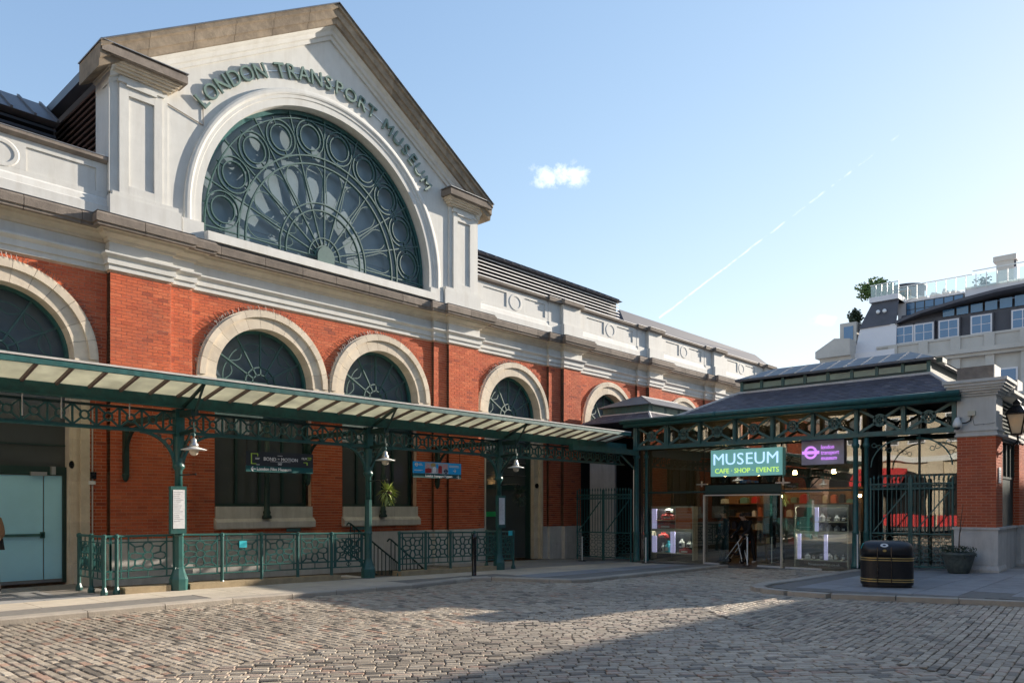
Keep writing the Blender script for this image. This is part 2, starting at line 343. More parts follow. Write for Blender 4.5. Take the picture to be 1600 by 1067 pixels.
F0, R0 = (math.cos(HEAD), math.sin(HEAD)), (math.sin(HEAD), -math.cos(HEAD))
def pix(x, y, z):
    d = x * F0[0] + y * F0[1]
    if d < .3: return None
    return 800 + 1195 * (x * R0[0] + y * R0[1]) / d, 791 - 1195 * (z - 1.65) / d, d
def seen(x, y, z=-.1, mg=480):
    p = pix(x, y, z); return p is not None and -mg < p[0] < 1600 + mg and p[1] < 1067 + mg
def zone(x, y):
    if inside(NORTH, x, y) or inside(SOUTH, x, y): return None
    if y > 7.75 + .05 * x or (x > 13.2 and y > 6.9): return 'A'
    return 'C' if x * .80 - y * .62 > 5.6 + .25 * math.sin(y) else 'B'
def sett_mesh(w, l, h, j=.007):
    c, d = w / 2, l / 2; q = lambda: random.uniform(-j, j)
    lo = [(-c + q(), -d + q(), -.05), (c + q(), -d + q(), -.05), (c + q(), d + q(), -.05), (-c + q(), d + q(), -.05)]
    t = [h + random.uniform(-.003, .003) for _ in range(4)]
    mid = [(x, y, -.007 + t[i]) for i, (x, y, z) in enumerate(lo)]
    k = .012; top = [(x * (1 - k / c * .9), y * (1 - k / d * .9), t[i]) for i, (x, y, z) in enumerate(lo)]
    return lo + mid + top, [(8, 9, 10, 11)] + [(a + i, a + (i + 1) % 4, a + 4 + (i + 1) % 4, a + 4 + i) for a in (0, 4) for i in range(4)]
def sett_tint(zn, x=12, y=7):
    r = random.random()
    if zn == 'A' and r < .06: c = (.38, .25, .18)
    elif r < .10: c = (.37, .285, .22)
    elif r < .21: c = (.17, .145, .115)
    elif r < .60: c = (.40, .335, .255)
    elif r < .85: c = (.33, .275, .21)
    else: c = (.45, .385, .30)
    w_ = 1 + .10 * math.sin(x * .9 + 1.3 * math.sin(y * .6)) + .08 * math.sin(y * 1.4 + x * .35)   # worn and dirtier stretches
    f = random.uniform(.84, 1.12) * w_; return tuple(a * f for a in c)
SETTS = []
for zn, ang, W0, L0 in (('A', 90, .104, .19), ('B', -40, .100, .18), ('C', 4, .102, .185)):
    ca, sa = math.cos(R(ang)), math.sin(R(ang))
    n = int(26 / W0)
    for i in range(-n, n):
        w = W0; v0 = i * W0 + .008 * math.sin(i * .7); u0 = random.uniform(0, L0) - 26
        while u0 < 27:
            l = L0 * random.uniform(.62, 1.3); uc = u0 + l / 2; u0 += l
            vv = v0 + .025 * math.sin(uc * .55 + i * .03)
            x, y = 12 + uc * ca - vv * sa, 7 + uc * sa + vv * ca
            if not (-3 < x < 22.6 and -2.5 < y < 13.6) or zone(x, y) != zn or not seen(x, y): continue
            SETTS.append((pix(x, y, gr(x, y))[2] + (0 if seen(x, y, gr(x, y), -12) else 100), x, y, R(ang) + random.uniform(-.02, .02), w - .012, l - .013, zn))
SETTS.sort()
big = MB()
var = []
for k in range(14):
    mb = MB(); mb.cur = sett_tint('A' if k < 9 else 'B'); v, f = sett_mesh(1, 1, 0, 0)
    mb.add([(x, y, z) for x, y, z in sett_mesh(.092, .175, 0, .006)[0]], f); me = mesh_of(mb, 'cobblestone'); me.materials.append(MATS['cobble']); var.append(me)
for k, (d, x, y, a, w, l, zn) in enumerate(SETTS):
    z = gr(x, y) + random.uniform(-.004, .004)
    if k < 300:
        inst('cobblestone', random.choice(var[:9] if zn == 'A' else var), road, (x, y, z), (random.uniform(-.02, .02), random.uniform(-.02, .02), a - R(90)), (w / .092, l / .175, 1))
    else:
        v, f = sett_mesh(w, l, 0); c, s = math.cos(a - R(90)), math.sin(a - R(90)); tx, ty = random.uniform(-.025, .025), random.uniform(-.015, .015)
        big.cur = sett_tint(zn, x, y); big.add([(x + p * c - q * s, y + p * s + q * c, z + r + p * tx + q * ty) for p, q, r in v], f)
obj('cobblestone_paving', big, 'cobble', road, kind='stuff')

# pavements, their flagstones and kerbstones
def slab(mb, x0, x1, y0, y1, zf, th=.05):
    c = [(x0, y0), (x1, y0), (x1, y1), (x0, y1)]
    mb.add([(x, y, zf(x, y) - th) for x, y in c] + [(x, y, zf(x, y)) for x, y in c], [(4, 5, 6, 7), (0, 1, 5, 4), (1, 2, 6, 5), (2, 3, 7, 6), (3, 0, 4, 7)]); return mb
WELL = (5.85, 15.75, 15.42, 17.8)
def in_well(x, y): return WELL[0] - .1 < x < WELL[1] + .1 and WELL[2] - .1 < y < WELL[3] + .2
def kerbed(poly, x, y, m=.15): return all(inside(poly, x + a, y + b) for a, b in ((m, 0), (-m, 0), (0, m), (0, -m)))
pv_n = struct('pavement', grid_sheet(-40, 22.6, 11, 18.2, 626, 72, lambda x, y: gz(x, y) - .006, lambda x, y: kerbed(NORTH, x, y) and not (WELL[0] < x < WELL[1] and WELL[2] < y < WELL[3] + .4)), 'pavement_joint')
pv_s = struct('pavement', grid_sheet(15, 60, -24, 7.2, 450, 156, lambda x, y: gz(x, y) - .006, lambda x, y: kerbed(SOUTH, x, y)), 'pavement_joint')
def lay(parent, poly, x0, x1, y0, rows, mats, lens, skip=lambda x, y: False):
    y = y0
    for r, dp in enumerate(rows):
        x = x0 - random.uniform(0, .6)
        while x < x1:
            l = random.uniform(*lens); a = .28
            pts = [(x, y), (x + l, y), (x + l, y + dp), (x, y + dp)]
            if all(inside(poly, px + (-a * 0), py) and inside(poly, px, py - a) and inside(poly, px - a, py) for px, py in pts) and not any(skip(px, py) for px, py in pts) and any(seen(px, py) for px, py in pts):
                obj('flagstone', slab(MB(), x + .006, x + l - .006, y + .006, y + dp - .006, gz), mats(r), parent)
            x += l
        y += dp
lay(pv_n, NORTH, 1.5, 22.3, 13.3, [.8, .98, .0001], lambda r: 'flagstone', (.9, 1.5))
lay(pv_n, NORTH, 1.5, 22.3, 15.09, [.9, .9, .9], lambda r: 'flag_dark', (.8, 1.2), in_well)
lay(pv_n, NORTH, 14.6, 22.4, 11.42, [.93, .93], lambda r: 'flag_dark', (.8, 1.3))
lay(pv_s, SOUTH, 15.3, 24, 1.2, [.75] * 7, lambda r: 'flag_dark', (.75, 1.25))
def kerb(parent, path, lmax):
    for (xa, ya), (xb, yb) in zip(path, path[1:]):
        L = math.hypot(xb - xa, yb - ya); n = max(1, round(L / lmax)); dx, dy = (xb - xa) / L, (yb - ya) / L; nx, ny = -dy, dx
        for i in range(n):
            a, b = L * i / n + .006, L * (i + 1) / n - .006
            P = lambda t, o: (xa + dx * t + nx * o, ya + dy * t + ny * o)
            mx = P((a + b) / 2, 0)
            if not seen(mx[0], mx[1], -.1, 200): continue
            c = [P(a, 0), P(b, 0), P(b, .28), P(a, .28)]; c2 = [P(a, .018), P(b, .018), P(b, .28), P(a, .28)]
            mb = MB().add([(x, y, gr(x, y) - .1) for x, y in c] + [(x, y, gz(x, y) - .018) for x, y in c] + [(x, y, gz(x, y) + .004) for x, y in c2],
                          [(8, 9, 10, 11)] + [(q + i2, q + (i2 + 1) % 4, q + 4 + (i2 + 1) % 4, q + 4 + i2) for q in (0, 4) for i2 in range(4)])
            obj('kerbstone', mb, 'kerb_stone', parent)
kerb(pv_n, KN, 1.15); kerb(pv_s, KS, 1.1)
# sunken area with the basement stair behind the railings
ar = thing('basement_stairwell', (10.8, 16.6, -.68), 'pale stone basement stairwell behind the green railings', 'stairwell')
w = WELL
obj('wall', MB().box(w[0], w[1], w[2] - .15, w[2] + .002, -.70, -.13), 'stone_pale', ar); obj('wall', MB().box(w[0] - .15, w[0], w[2], w[3] + .3, -.70, -.02), 'stone_pale', ar); obj('wall', MB().box(w[1], w[1] + .15, w[2], w[3] + .3, -.70, -.19), 'stone_pale', ar)
obj('floor', MB().box(w[0], w[1], w[2], w[3] + .3, -.715, -.69), 'flag_dark', ar)
for k in range(4): obj('step', MB().box(11.55 + .3 * k, 11.87 + .3 * k, 15.43, 16.7, -.69, -.14 - .14 * k), 'stone_pale', ar)
# ------------------------------------------------------------------ the museum building
AX = 12.2                                            # axis of the gable
museum = thing('museum_building', (AX, 18.6, -.3), 'long red brick market hall with cream gable, arched windows and great fan window', 'building')
SEG = [(-4, 6.47, 18.1), (6.47, 7.8, 17.85), (7.8, 8.35, 17.95), (8.35, 16.05, 18.05), (16.05, 16.6, 17.95), (16.6, 17.93, 17.85)]
x = 17.93
for k in range(5): SEG += [(x, 21.75 + 5.9 * k, 18.1), (21.75 + 5.9 * k, 22.45 + 5.9 * k, 18.0), (22.45 + 5.9 * k, 23.5 + 5.9 * k, 17.85)]; x = 23.5 + 5.9 * k
WIN = [AX - 1.87, AX + 1.87]; BAYS = [4.44, 19.95] + [25.72 + 5.9 * k for k in range(4)]
ZS, RI, RO = 4.845, 1.37, 1.85
def hole(x, z, m=0.0):                                # openings in the brickwork
    for c in WIN + BAYS:
        if z > ZS - .1:
            if math.hypot(x - c, z - ZS) < RO - .05 + m: return True
            if z < ZS and abs(x - c) < RO - .05 + m: return True
        elif c in WIN:
            if abs(x - c) < (RO - .05 if z > 4.2 else RI) + m and z > 1.1: return True
        elif c == BAYS[0]:
            if abs(x - c) < 1.64 + m: return True
        elif c == BAYS[1]:
            if -1.5 - m < x - c < 1.53 + m: return True
    return False
def brick_tint():
    r = random.random()
    c = (.55, .135, .062) if r < .55 else (.50, .115, .055) if r < .80 else (.60, .165, .078) if r < .97 else (.34, .085, .05)
    f = random.uniform(.92, 1.08); return tuple(q * f for q in c)
def brick_box(mb, x0, x1, y0, y1, z0, z1):
    mb.add([(x0, y0, z0), (x1, y0, z0), (x1, y1, z0), (x0, y1, z0), (x0, y0, z1), (x1, y0, z1), (x1, y1, z1), (x0, y1, z1)], [(4, 5, 6, 7), (0, 1, 5, 4), (1, 2, 6, 5), (3, 0, 4, 7), (0, 3, 2, 1)])
wall = MB(); BR = []; rest = MB()
CH, BL = .0745, .228
for i, (x0, x1, y) in enumerate(SEG):
    zb = .92 if x1 < 23.6 else 4.4
    yn = max(SEG[i - 1][2] if i else y, SEG[i + 1][2] if i + 1 < len(SEG) else y); dep = max(.05, yn - y + .05)
    nz = int((6.85 - zb) / CH)
    for r in range(nz):
        z0 = zb + r * CH; zc = z0 + CH / 2
        xs = [x0] + ([x0 + BL / 2] if r % 2 else [])
        while xs[-1] + BL < x1 - .06: xs.append(xs[-1] + BL)
        xs.append(x1)
        ed = [c_ + s_ * RI for c_ in WIN for s_ in (-1, 1) if 1.1 < zc < 4.2] + [BAYS[0] - 1.64, BAYS[0] + 1.64, BAYS[1] - 1.5, BAYS[1] + 1.53]
        if zc < 4.6:
            for e_ in ed:
                if x0 + .02 < e_ < x1 - .02: xs = sorted([q_ for q_ in xs if abs(q_ - e_) > .04 or q_ in (x0, x1)] + [e_])
        for a, b in zip(xs, xs[1:]):
            xc = (a + b) / 2
            if hole(xc, zc): continue
            q = pix(xc, y, zc)
            if q is None or q[0] < -600 or q[0] > 2000: continue
            edge = (a == x0 and i and SEG[i - 1][2] > y) or (b == x1 and i + 1 < len(SEG) and SEG[i + 1][2] > y)
            BR.append((q[2] + (100 if q[0] < 4 else 0) + (100 if edge or abs(b - a - BL) > .01 else 0), a + .005 - (.005 if a == x0 else 0), b - .005, y, dep if edge else .03, z0 + .005, z0 + CH - .005))
    # mortar backing, in strips so that the openings stay open
    n = max(1, int((x1 - x0) / .12))
    for k in range(n):
        a, b = x0 + (x1 - x0) * k / n, x0 + (x1 - x0) * (k + 1) / n; xc = (a + b) / 2
        runs = []; z = zb; on = None
        while z < 6.86:
            h = hole(xc, z, .02)
            if not h and on is None: on = z
            if h and on is not None: runs.append((on, z)); on = None
            z += .06
        if on is not None: runs.append((on, 6.85))
        for z0, z1 in runs: wall.box(a, b, y + .007, y + .2, z0, z1)
    wall.box(x0, x1, y + .62, y + .75, -.7, 8.0)
wl_o = obj('wall', wall, 'mortar', museum)
BR.sort(); meshes = []
for k in range(8):
    mb = MB(); mb.cur = brick_tint(); brick_box(mb, 0, BL - .01, 0, .03, 0, CH - .01); me = mesh_of(mb, 'brick'); me.materials.append(MATS['brick']); meshes.append(me)
for k, (d, a, b, y, dep, z0, z1) in enumerate(BR):
    j = random.uniform(-.002, .002)
    if k < 300: inst('brick', random.choice(meshes), wl_o, (a, y + j, z0))
    else: rest.cur = brick_tint(); brick_box(rest, a, b, y + j, y + dep, z0, z1)
obj('brickwork', rest, 'brick', wl_o, kind='stuff')
# stone skirting below the brick
for x0, x1, y in SEG:
    if x1 > 23.6: continue
    spans = [(x0, x1)]
    if x0 < BAYS[0] < x1: spans = [(x0, BAYS[0] - 1.64), (BAYS[0] + 1.64, x1)]
    if x0 < BAYS[1] < x1: spans = [(x0, BAYS[1] - 1.5), (BAYS[1] + 1.53, x1)]
    for a, b in spans:
        n = max(1, round((b - a) / 1.0))
        for k in range(n):
            for z0, z1 in ((-.7, .3), (.306, .915)):
                if b - a > .05: obj('skirting_stone', MB().box(a + (b - a) * k / n + .003, a + (b - a) * (k + 1) / n - .003, y - .045, y + .2, z0, z1), 'stone_pale', museum)
# mouldings swept along the stepped plan
def plan(segs):
    p = []
    for x0, x1, y in segs: p += [(x0, y), (x1, y)]
    return p
def sweep(mb, path, prof, caps=True):                 # prof: (projection towards the viewer, z)
    n = len(path); rows = []
    for d, z in prof:
        row = []
        for i, (x, y) in enumerate(path):
            ox = 0
            if 0 < i < n - 1:
                (xa, ya), (xb, yb) = path[i - 1], path[i + 1]
                if abs(xa - x) < 1e-6: ox = -d if ya > y else d            # came along Y
                elif abs(xb - x) < 1e-6: ox = -d if yb < y else d
            row.append((x + ox, y - d, z))
        rows.append(row)
    vs = [p for r in rows for p in r]; fs = []
    for r in range(len(rows) - 1):
        for i in range(n - 1): fs.append((r * n + i, r * n + i + 1, (r + 1) * n + i + 1, (r + 1) * n + i))
    if caps: fs += [tuple(r * n for r in range(len(rows))), tuple(r * n + n - 1 for r in reversed(range(len(rows))))]
    mb.add(vs, fs); return mb
PATH = plan(SEG)
def clip_path(path, xa, xb):
    out = []
    for (x0, y0), (x1, y1) in zip(path, path[1:]):
        if abs(x1 - x0) < 1e-6:
            if xa < x0 < xb: out += [(x0, y0), (x1, y1)]
        else:
            a, b = max(x0, xa), min(x1, xb)
            if b > a: out += [(a, y0), (b, y0)]
    r = []
    for p in out:
        if not r or abs(p[0] - r[-1][0]) + abs(p[1] - r[-1][1]) > 1e-6: r.append(p)
    return r
obj('architrave', sweep(MB(), PATH, [(-.2, 6.85), (.05, 6.85), (.05, 6.97), (.085, 6.972), (.085, 7.10), (.12, 7.13), (.16, 7.17), (.16, 7.21), (.03, 7.225)]), 'render_white', museum)
obj('frieze', sweep(MB(), PATH, [(.03, 7.22), (.03, 7.46), (.05, 7.47)]), 'render_white', museum)
obj('bed_mould', sweep(MB(), PATH, [(.03, 7.455), (.07, 7.47), (.09, 7.53), (.17, 7.57), (.22, 7.60), (.24, 7.655), (.3, 7.66)]), 'stone_cream', museum)
cuts = [-4.0]; x = -4
corners = [s[0] for s in SEG]
while x < 46:
    x += random.uniform(1.0, 1.25)
    while any(abs(x - c) < .55 for c in corners): x += .05
    cuts.append(x)
for a, b in zip(cuts, cuts[1:]):
    mx = pix((a + b) / 2, 17.4, 7.8)
    if mx is None or mx[0] < -150: continue
    p = clip_path(PATH, a + .006, b - .006)
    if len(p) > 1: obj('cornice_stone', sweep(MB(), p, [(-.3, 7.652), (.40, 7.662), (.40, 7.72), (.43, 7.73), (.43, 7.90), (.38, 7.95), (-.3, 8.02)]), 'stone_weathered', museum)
obj('lead_flashing', sweep(MB(), PATH, [(.395, 7.952), (.402, 7.965), (-.1, 8.035)], False), 'lead', museum)

# lower arches: stones, spikes, fan tracery
def voussoirs(parent, c, zc, r0, rm, r1, y, yb, n, m, drop=.8):
    for k in range(n):
        g = .004 / r1; a0, a1 = PI * k / n + g, PI * (k + 1) / n - g
        obj('voussoir', MB().ring(c, zc, y + .06, yb, r0, rm, a0, a1, 5).ring(c, zc, y, y + .11, rm - .002, r1 - .05, a0, a1, 5).ring(c, zc, y + .035, y + .11, r1 - .05, r1, a0, a1, 5), m, parent)
    for s in (-1, 1):
        a, b = (c + s * r0, c + s * r1) if s > 0 else (c - r1, c - r0)
        obj('jamb_stone', MB().box(a, b, y + .03, yb, zc - drop, zc - .004), m, parent)
def polar(c, zc, r, a): return (c + r * math.cos(a), zc + r * math.sin(a))
def rod(mb, c, zc, r0, r1, a, y, w, d):
    p, q = polar(c, zc, r0, a), polar(c, zc, r1, a); mb.bar((p[0], y, p[1]), (q[0], y, q[1]), w, d, (0, 1, 0))
def fan_small(parent, c, zc, r, y):
    o = obj('fan_light', MB().ring(c, zc, y - .06, y + .04, r - .07, r + .01, 0, PI, 28), 'green_paint', parent)
    sp, rg, sw = MB(), MB(), MB()
    for k in range(1, 6): rod(sp, c, zc, .16 * r, r - .05, PI * k / 6, y - .05, .035, .06)
    sp.bar((c - r, y - .05, zc), (c + r, y - .05, zc), .06, .06, (0, 1, 0))
    for q in (.17, .31): rg.ring(c, zc, y - .08, y - .02, q * r - .016, q * r + .016, 0, PI, 20)
    for k in range(6):
        a0, a1 = PI * k / 6, PI * (k + 1) / 6; p, q = polar(c, zc, .74 * r, a0), polar(c, zc, .74 * r, a1)
        for b in (.045, -.12):
            pts = []
            for i in range(9):
                t = i / 8; am = a0 + (a1 - a0) * t; rr = .74 * r * math.cos((a1 - a0) / 2) / math.cos(am - (a0 + a1) / 2) + b * r * 4 * t * (1 - t); u = polar(c, zc, rr, am); pts.append((u[0], y - .045, u[1]))
            sw.tube(pts, .017, 4)
    obj('spoke', sp, 'tracery', o); obj('hub_ring', rg, 'tracery', o); obj('scallop', sw, 'tracery', o)
    for k in range(6):
        a0, a1 = PI * k / 6, PI * (k + 1) / 6; n = 6; yy = y + .13 + random.uniform(-.004, .004)
        mb = MB(); mb.add([(c, yy, zc)] + [(*[polar(c, zc, r, a0 + (a1 - a0) * i / n)[0]], yy, polar(c, zc, r, a0 + (a1 - a0) * i / n)[1]) for i in range(n + 1)], [tuple(range(n + 2))])
        obj('pane', mb, 'pane_arch', o)
def spikes(parent, c, zc, r, y):
    mb = MB()
    for k in range(62):
        a = R(8) + R(164) * k / 61 + random.uniform(-.006, .006)
        for dy in (.02, .09):
            p, q = polar(c, zc, r - .01, a), polar(c, zc, r + .10, a + random.uniform(-.03, .03)); mb.bar((p[0], y + dy, p[1]), (q[0], y + dy - .02, q[1]), .006)
    obj('bird_spikes', mb, 'sign_dark', parent, kind='stuff')
for k, c in enumerate(WIN + BAYS):
    if c > 33: continue
    yw = 18.05 if c in WIN else 18.1
    ar_ = obj('arch_window', MB().ring(c, ZS, yw + .3, yw + .36, RI - .02, RI + .02, 0, PI, 24), 'stone_cream', museum)
    voussoirs(ar_, c, ZS, RI, 1.66, RO, yw - .12, yw + .42, 13, 'stone_cream', .8 if c in WIN else .3)
    if c < 22: spikes(ar_, c, ZS, RO, yw - .12)
    fan_small(museum, c, ZS, RI, yw + .33)
# lower windows with their stone sills and iron columns
for c in WIN:
    y = 18.38
    o = obj('window', MB().box(c - RI, c - RI + .07, y - .05, y + .03, 1.65, ZS).box(c + RI - .07, c + RI, y - .05, y + .03, 1.65, ZS).box(c - RI, c + RI, y - .052, y + .03, 1.651, 1.73).box(c - RI, c + RI, y - .06, y + .03, 3.95, 4.05), 'green_dark', museum)
    e = [c - RI + .07, c - .66, c, c + .66, c + RI - .07]
    for k in range(4):
        obj('pane', MB().quad((e[k], y + .02, 1.7), (e[k + 1], y + .02, 1.7), (e[k + 1], y + .02, ZS), (e[k], y + .02, ZS)), 'pane_dark', o)
        if k: obj('mullion', MB().box(e[k] - .035, e[k] + .035, y - .045, y + .018, 1.73, 3.95), 'green_dark', o)
    for k in range(3): obj('sill', MB().box(c - RI + 2 * RI * k / 3 + .002, c - RI + 2 * RI * (k + 1) / 3 - .002, 18.0, 18.36, 1.33, 1.65), 'stone_pale', o)
    obj('sill_step', MB().prism([(17.90, 1.1), (18.06, 1.1), (18.06, 1.36), (17.98, 1.34), (17.90, 1.26)], 'x', c - RI - .03, c + RI + .03), 'stone_pale', o)
    obj('iron_column', MB().lathe([(.12, 1.34), (.12, 1.40), (.085, 1.44), (.10, 1.5), (.075, 1.56), (.07, 2.4), (.10, 2.44), (.075, 2.48), (.09, 2.53), (.06, 2.6), (.058, 3.9)], (c - .05, 17.9, 0), 14), 'green_dark', o, True)
for s in ((10.9, 'a'), (13.0, 'b')):
    obj('wall_tag', MB().box(s[0], s[0] + .42, 17.99, 18.0, .985, 1.075), 'sign_teal', museum)
# door bays under the canopy
c = BAYS[0]
d0 = obj('doorway', MB().box(c - 1.3, c + 1.30, 18.30, 18.38, 2.32, 2.50).box(c - 1.3, c - 1.2, 18.3, 18.38, .0, 2.5).box(c + 1.22, c + 1.30, 18.3, 18.38, .02, 2.32), 'green_dark', museum)
for a, b in ((c - 1.2, c + .86), (c + .88, c + 1.22)): obj('door', MB().box(a, b, 18.34, 18.37, .10, 2.31), 'door_teal', d0)
obj('push_bar', MB().box(c - .4, c + .86, 18.28, 18.31, 1.02, 1.075).box(c + .80, c + .88, 18.28, 18.34, .98, 1.11), 'green_paint', d0); obj('kick_plate', MB().box(c - 1.2, c + 1.22, 18.335, 18.375, .03, .095), 'lead', d0)
obj('door_closer', MB().box(c + .60, c + .90, 18.22, 18.33, 2.30, 2.38).box(c + .98, c + 1.06, 18.2, 18.33, 2.33, 2.50), 'steel', d0)
obj('fanlight_panel', MB().box(c - 1.3, c + 1.30, 18.40, 18.42, 2.5, 4.6), 'pane_dark', d0)
for z in (2.95, 3.4): obj('glazing_bar', MB().box(c - 1.3, c + 1.3, 18.37, 18.40, z, z + .03), 'green_dark', d0)
for z0, z1 in ((-.1, .42), (.424, 1.3), (1.304, 2.2), (2.204, 3.1), (3.104, 4.55)):
    pr = .05 if z0 < .4 else 0
    obj('jamb_stone', MB().box(c + 1.30, c + 1.56, 18.12 - pr, 18.42, z0, z1).box(c + 1.5, c + 1.68, 18.04 - pr, 18.3, z0, z1).box(c + 1.36, c + 1.44, 18.10 - pr, 18.2, z0, z1), 'stone_cream', d0)
obj('roundel_boss', MB().add([(c + 1.34 + .05 * math.cos(t * PI / 6), 18.10, 2.55 + .085 * math.sin(t * PI / 6)) for t in range(12)] + [(c + 1.34 + .05 * math.cos(t * PI / 6), 18.13, 2.55 + .085 * math.sin(t * PI / 6)) for t in range(12)], [tuple(range(11, -1, -1))] + [(t, (t + 1) % 12, 12 + (t + 1) % 12, 12 + t) for t in range(12)]), 'black_paint', d0)
c = BAYS[1]
d1 = obj('doorway', MB().box(c - 1.45, c - 1.38, 18.2, 18.5, -.25, 4.5).box(c + 1.02, c + 1.1, 18.28, 18.5, -.25, 4.5).box(c - 1.38, c + 1.02, 18.42, 18.5, 2.25, 2.4), 'green_dark', museum)
obj('jamb_stone', MB().box(c - 1.5, c - 1.45, 18.06, 18.4, -.25, 4.5), 'stone_pale', d1)
for z0, z1 in ((-.25, .5), (.504, 1.6), (1.604, 2.7), (2.704, 4.5)):
    obj('jamb_stone', MB().box(c + 1.10, c + 1.34, 18.12, 18.5, z0, z1).box(c + 1.34, c + 1.5, 18.02, 18.3, z0, z1).box(c + 1.40, c + 1.45, 17.99, 18.1, z0, z1), 'stone_cream', d1)
obj('pane', MB().box(c - 1.38, c + 1.02, 18.47, 18.49, -.2, 4.5), 'pane_dark', d1); obj('lit_panel', MB().box(c - 1.2, c - .1, 18.45, 18.462, 1.30, 1.47), 'green_glow_panel', d1)
for z in (2.75, 3.2): obj('glazing_bar', MB().box(c - 1.38, c + 1.02, 18.44, 18.465, z, z + .02), 'roof_seam', d1)
for k in range(3): obj('soffit_light', MB().lathe([(.01, 0), (.1, .0), (.16, .07), (.02, .09)], (c - .9 + .8 * k, 17.4, 3.5), 12), 'bulb', d1)
obj('ventilator', MB().lathe([(.02, 0), (.09, .0), (.09, .03), (.02, .035)], (0, 0, 0), 12), 'black_paint', d1, loc=(c + 1.22, 18.10, 2.4), rot=(R(90), 0, 0))
# gable with the great fan window
ZC, GI, GO = 8.80, 3.64, 4.06
ZT, SL, HW = 15.34, .613, 6.05
def rake(x): return ZT - SL * abs(x - AX)
gb = MB(); n = 110; g0, g1 = 6.52, 2 * AX - 6.52; Yg = 17.95
for k in range(n):
    a, b = g0 + (g1 - g0) * k / n, g0 + (g1 - g0) * (k + 1) / n
    def low(x):
        return ZC + math.sqrt(max(0, (GO - .1) ** 2 - (x - AX) ** 2)) if abs(x - AX) < GO - .1 else 8.0
    gb.add([(a, Yg, low(a)), (b, Yg, low(b)), (b, Yg, rake(b) - .3), (a, Yg, rake(a) - .3), (a, 18.75, low(a)), (b, 18.75, low(b)), (b, 18.75, rake(b) - .3), (a, 18.75, rake(a) - .3)], [(0, 1, 2, 3), (7, 6, 5, 4)])
for xx in (g0, g1): gb.quad((xx, Yg, 8), (xx, 18.75, 8), (xx, 18.75, rake(xx) - .3), (xx, Yg, rake(xx) - .3))
gable = obj('gable_wall', gb, 'render_white', museum)
def rake_piece(mb, xa, xb, prof):                     # between two x on one side, mitred at the apex by vertical offsets
    vs = [(x, y, rake(x) + dz) for x in (xa, xb) for y, dz in prof]; m = len(prof)
    mb.add(vs, [(i, i + 1, m + i + 1, m + i) for i in range(m - 1)] + [(m - 1, 0, m, 2 * m - 1), tuple(range(m - 1, -1, -1)), tuple(range(m, 2 * m))]); return mb
PD = [(18.8, -.04), (17.50, -.02), (17.48, -.13), (17.54, -.16), (17.55, -.36), (17.60, -.38), (17.62, -.52), (18.8, -.52)]
PB = [(18.3, -.522), (17.70, -.522), (17.74, -.58), (17.80, -.62), (17.82, -.72), (17.88, -.74), (17.89, -.84), (18.3, -.84)]
for s in (-1, 1):
    e = [0, .9] + [.9 + (HW - .9) * k / 5 for k in range(1, 6)]
    for a, b in zip(e, e[1:]):
        xa, xb = sorted((AX + s * (a + (.004 if a else 0)), AX + s * (b - .004))); obj('coping_stone', rake_piece(MB(), xa, xb, PD), 'stone_brown', gable)
    xa, xb = sorted((AX, AX + s * (HW - .3))); obj('raking_mould', rake_piece(MB(), xa, xb, PB), 'render_white', gable)
    xa, xb = sorted((AX, AX + s * (HW + .02))); obj('lead_flashing', rake_piece(MB(), xa, xb, [(18.82, -.03), (17.44, -.015), (17.46, .012), (18.82, .0)]), 'lead', gable)
# archivolt: mouldings turned round the opening, with short upright legs
def archivolt(mb, prof, leg):
    pts = [(-1, leg)] + [(math.cos(PI - PI * k / 72), math.sin(PI - PI * k / 72)) for k in range(73)] + [(1, leg)]
    m = len(prof); vs = []
    for i, (c_, s_) in enumerate(pts):
        for r, y in prof:
            vs.append((AX + r * (c_ if 0 < i < 74 else (-1 if i == 0 else 1)), y, (ZC + r * s_) if 0 < i < 74 else leg))
    mb.add(vs, [(i * m + k, i * m + k + 1, (i + 1) * m + k + 1, (i + 1) * m + k) for i in range(len(pts) - 1) for k in range(m - 1)]); return mb
obj('archivolt', archivolt(MB(), [(GI, 18.62), (GI, 17.925), (GI + .17, 17.92), (GI + .18, 17.90), (GI + .26, 17.895), (GI + .27, 17.875), (GI + .31, 17.86), (GI + .37, 17.865), (GI + .42, 17.885), (GI + .42, 17.96)], 8.28), 'render_white', gable)
for s in (-1, 1):
    a, b = sorted((AX + s * (GI - .02), AX + s * (GO + .08))); obj('archivolt_base', MB().box(a, b, 17.83, 18.1, 8.0, 8.45), 'render_white', gable)
obj('window_sill', MB().prism([(17.60, 8.0), (18.7, 8.0), (18.7, 8.34), (18.4, 8.34), (17.62, 8.22)], 'x', AX - GI + .02, AX + GI - .02), 'render_white', gable)
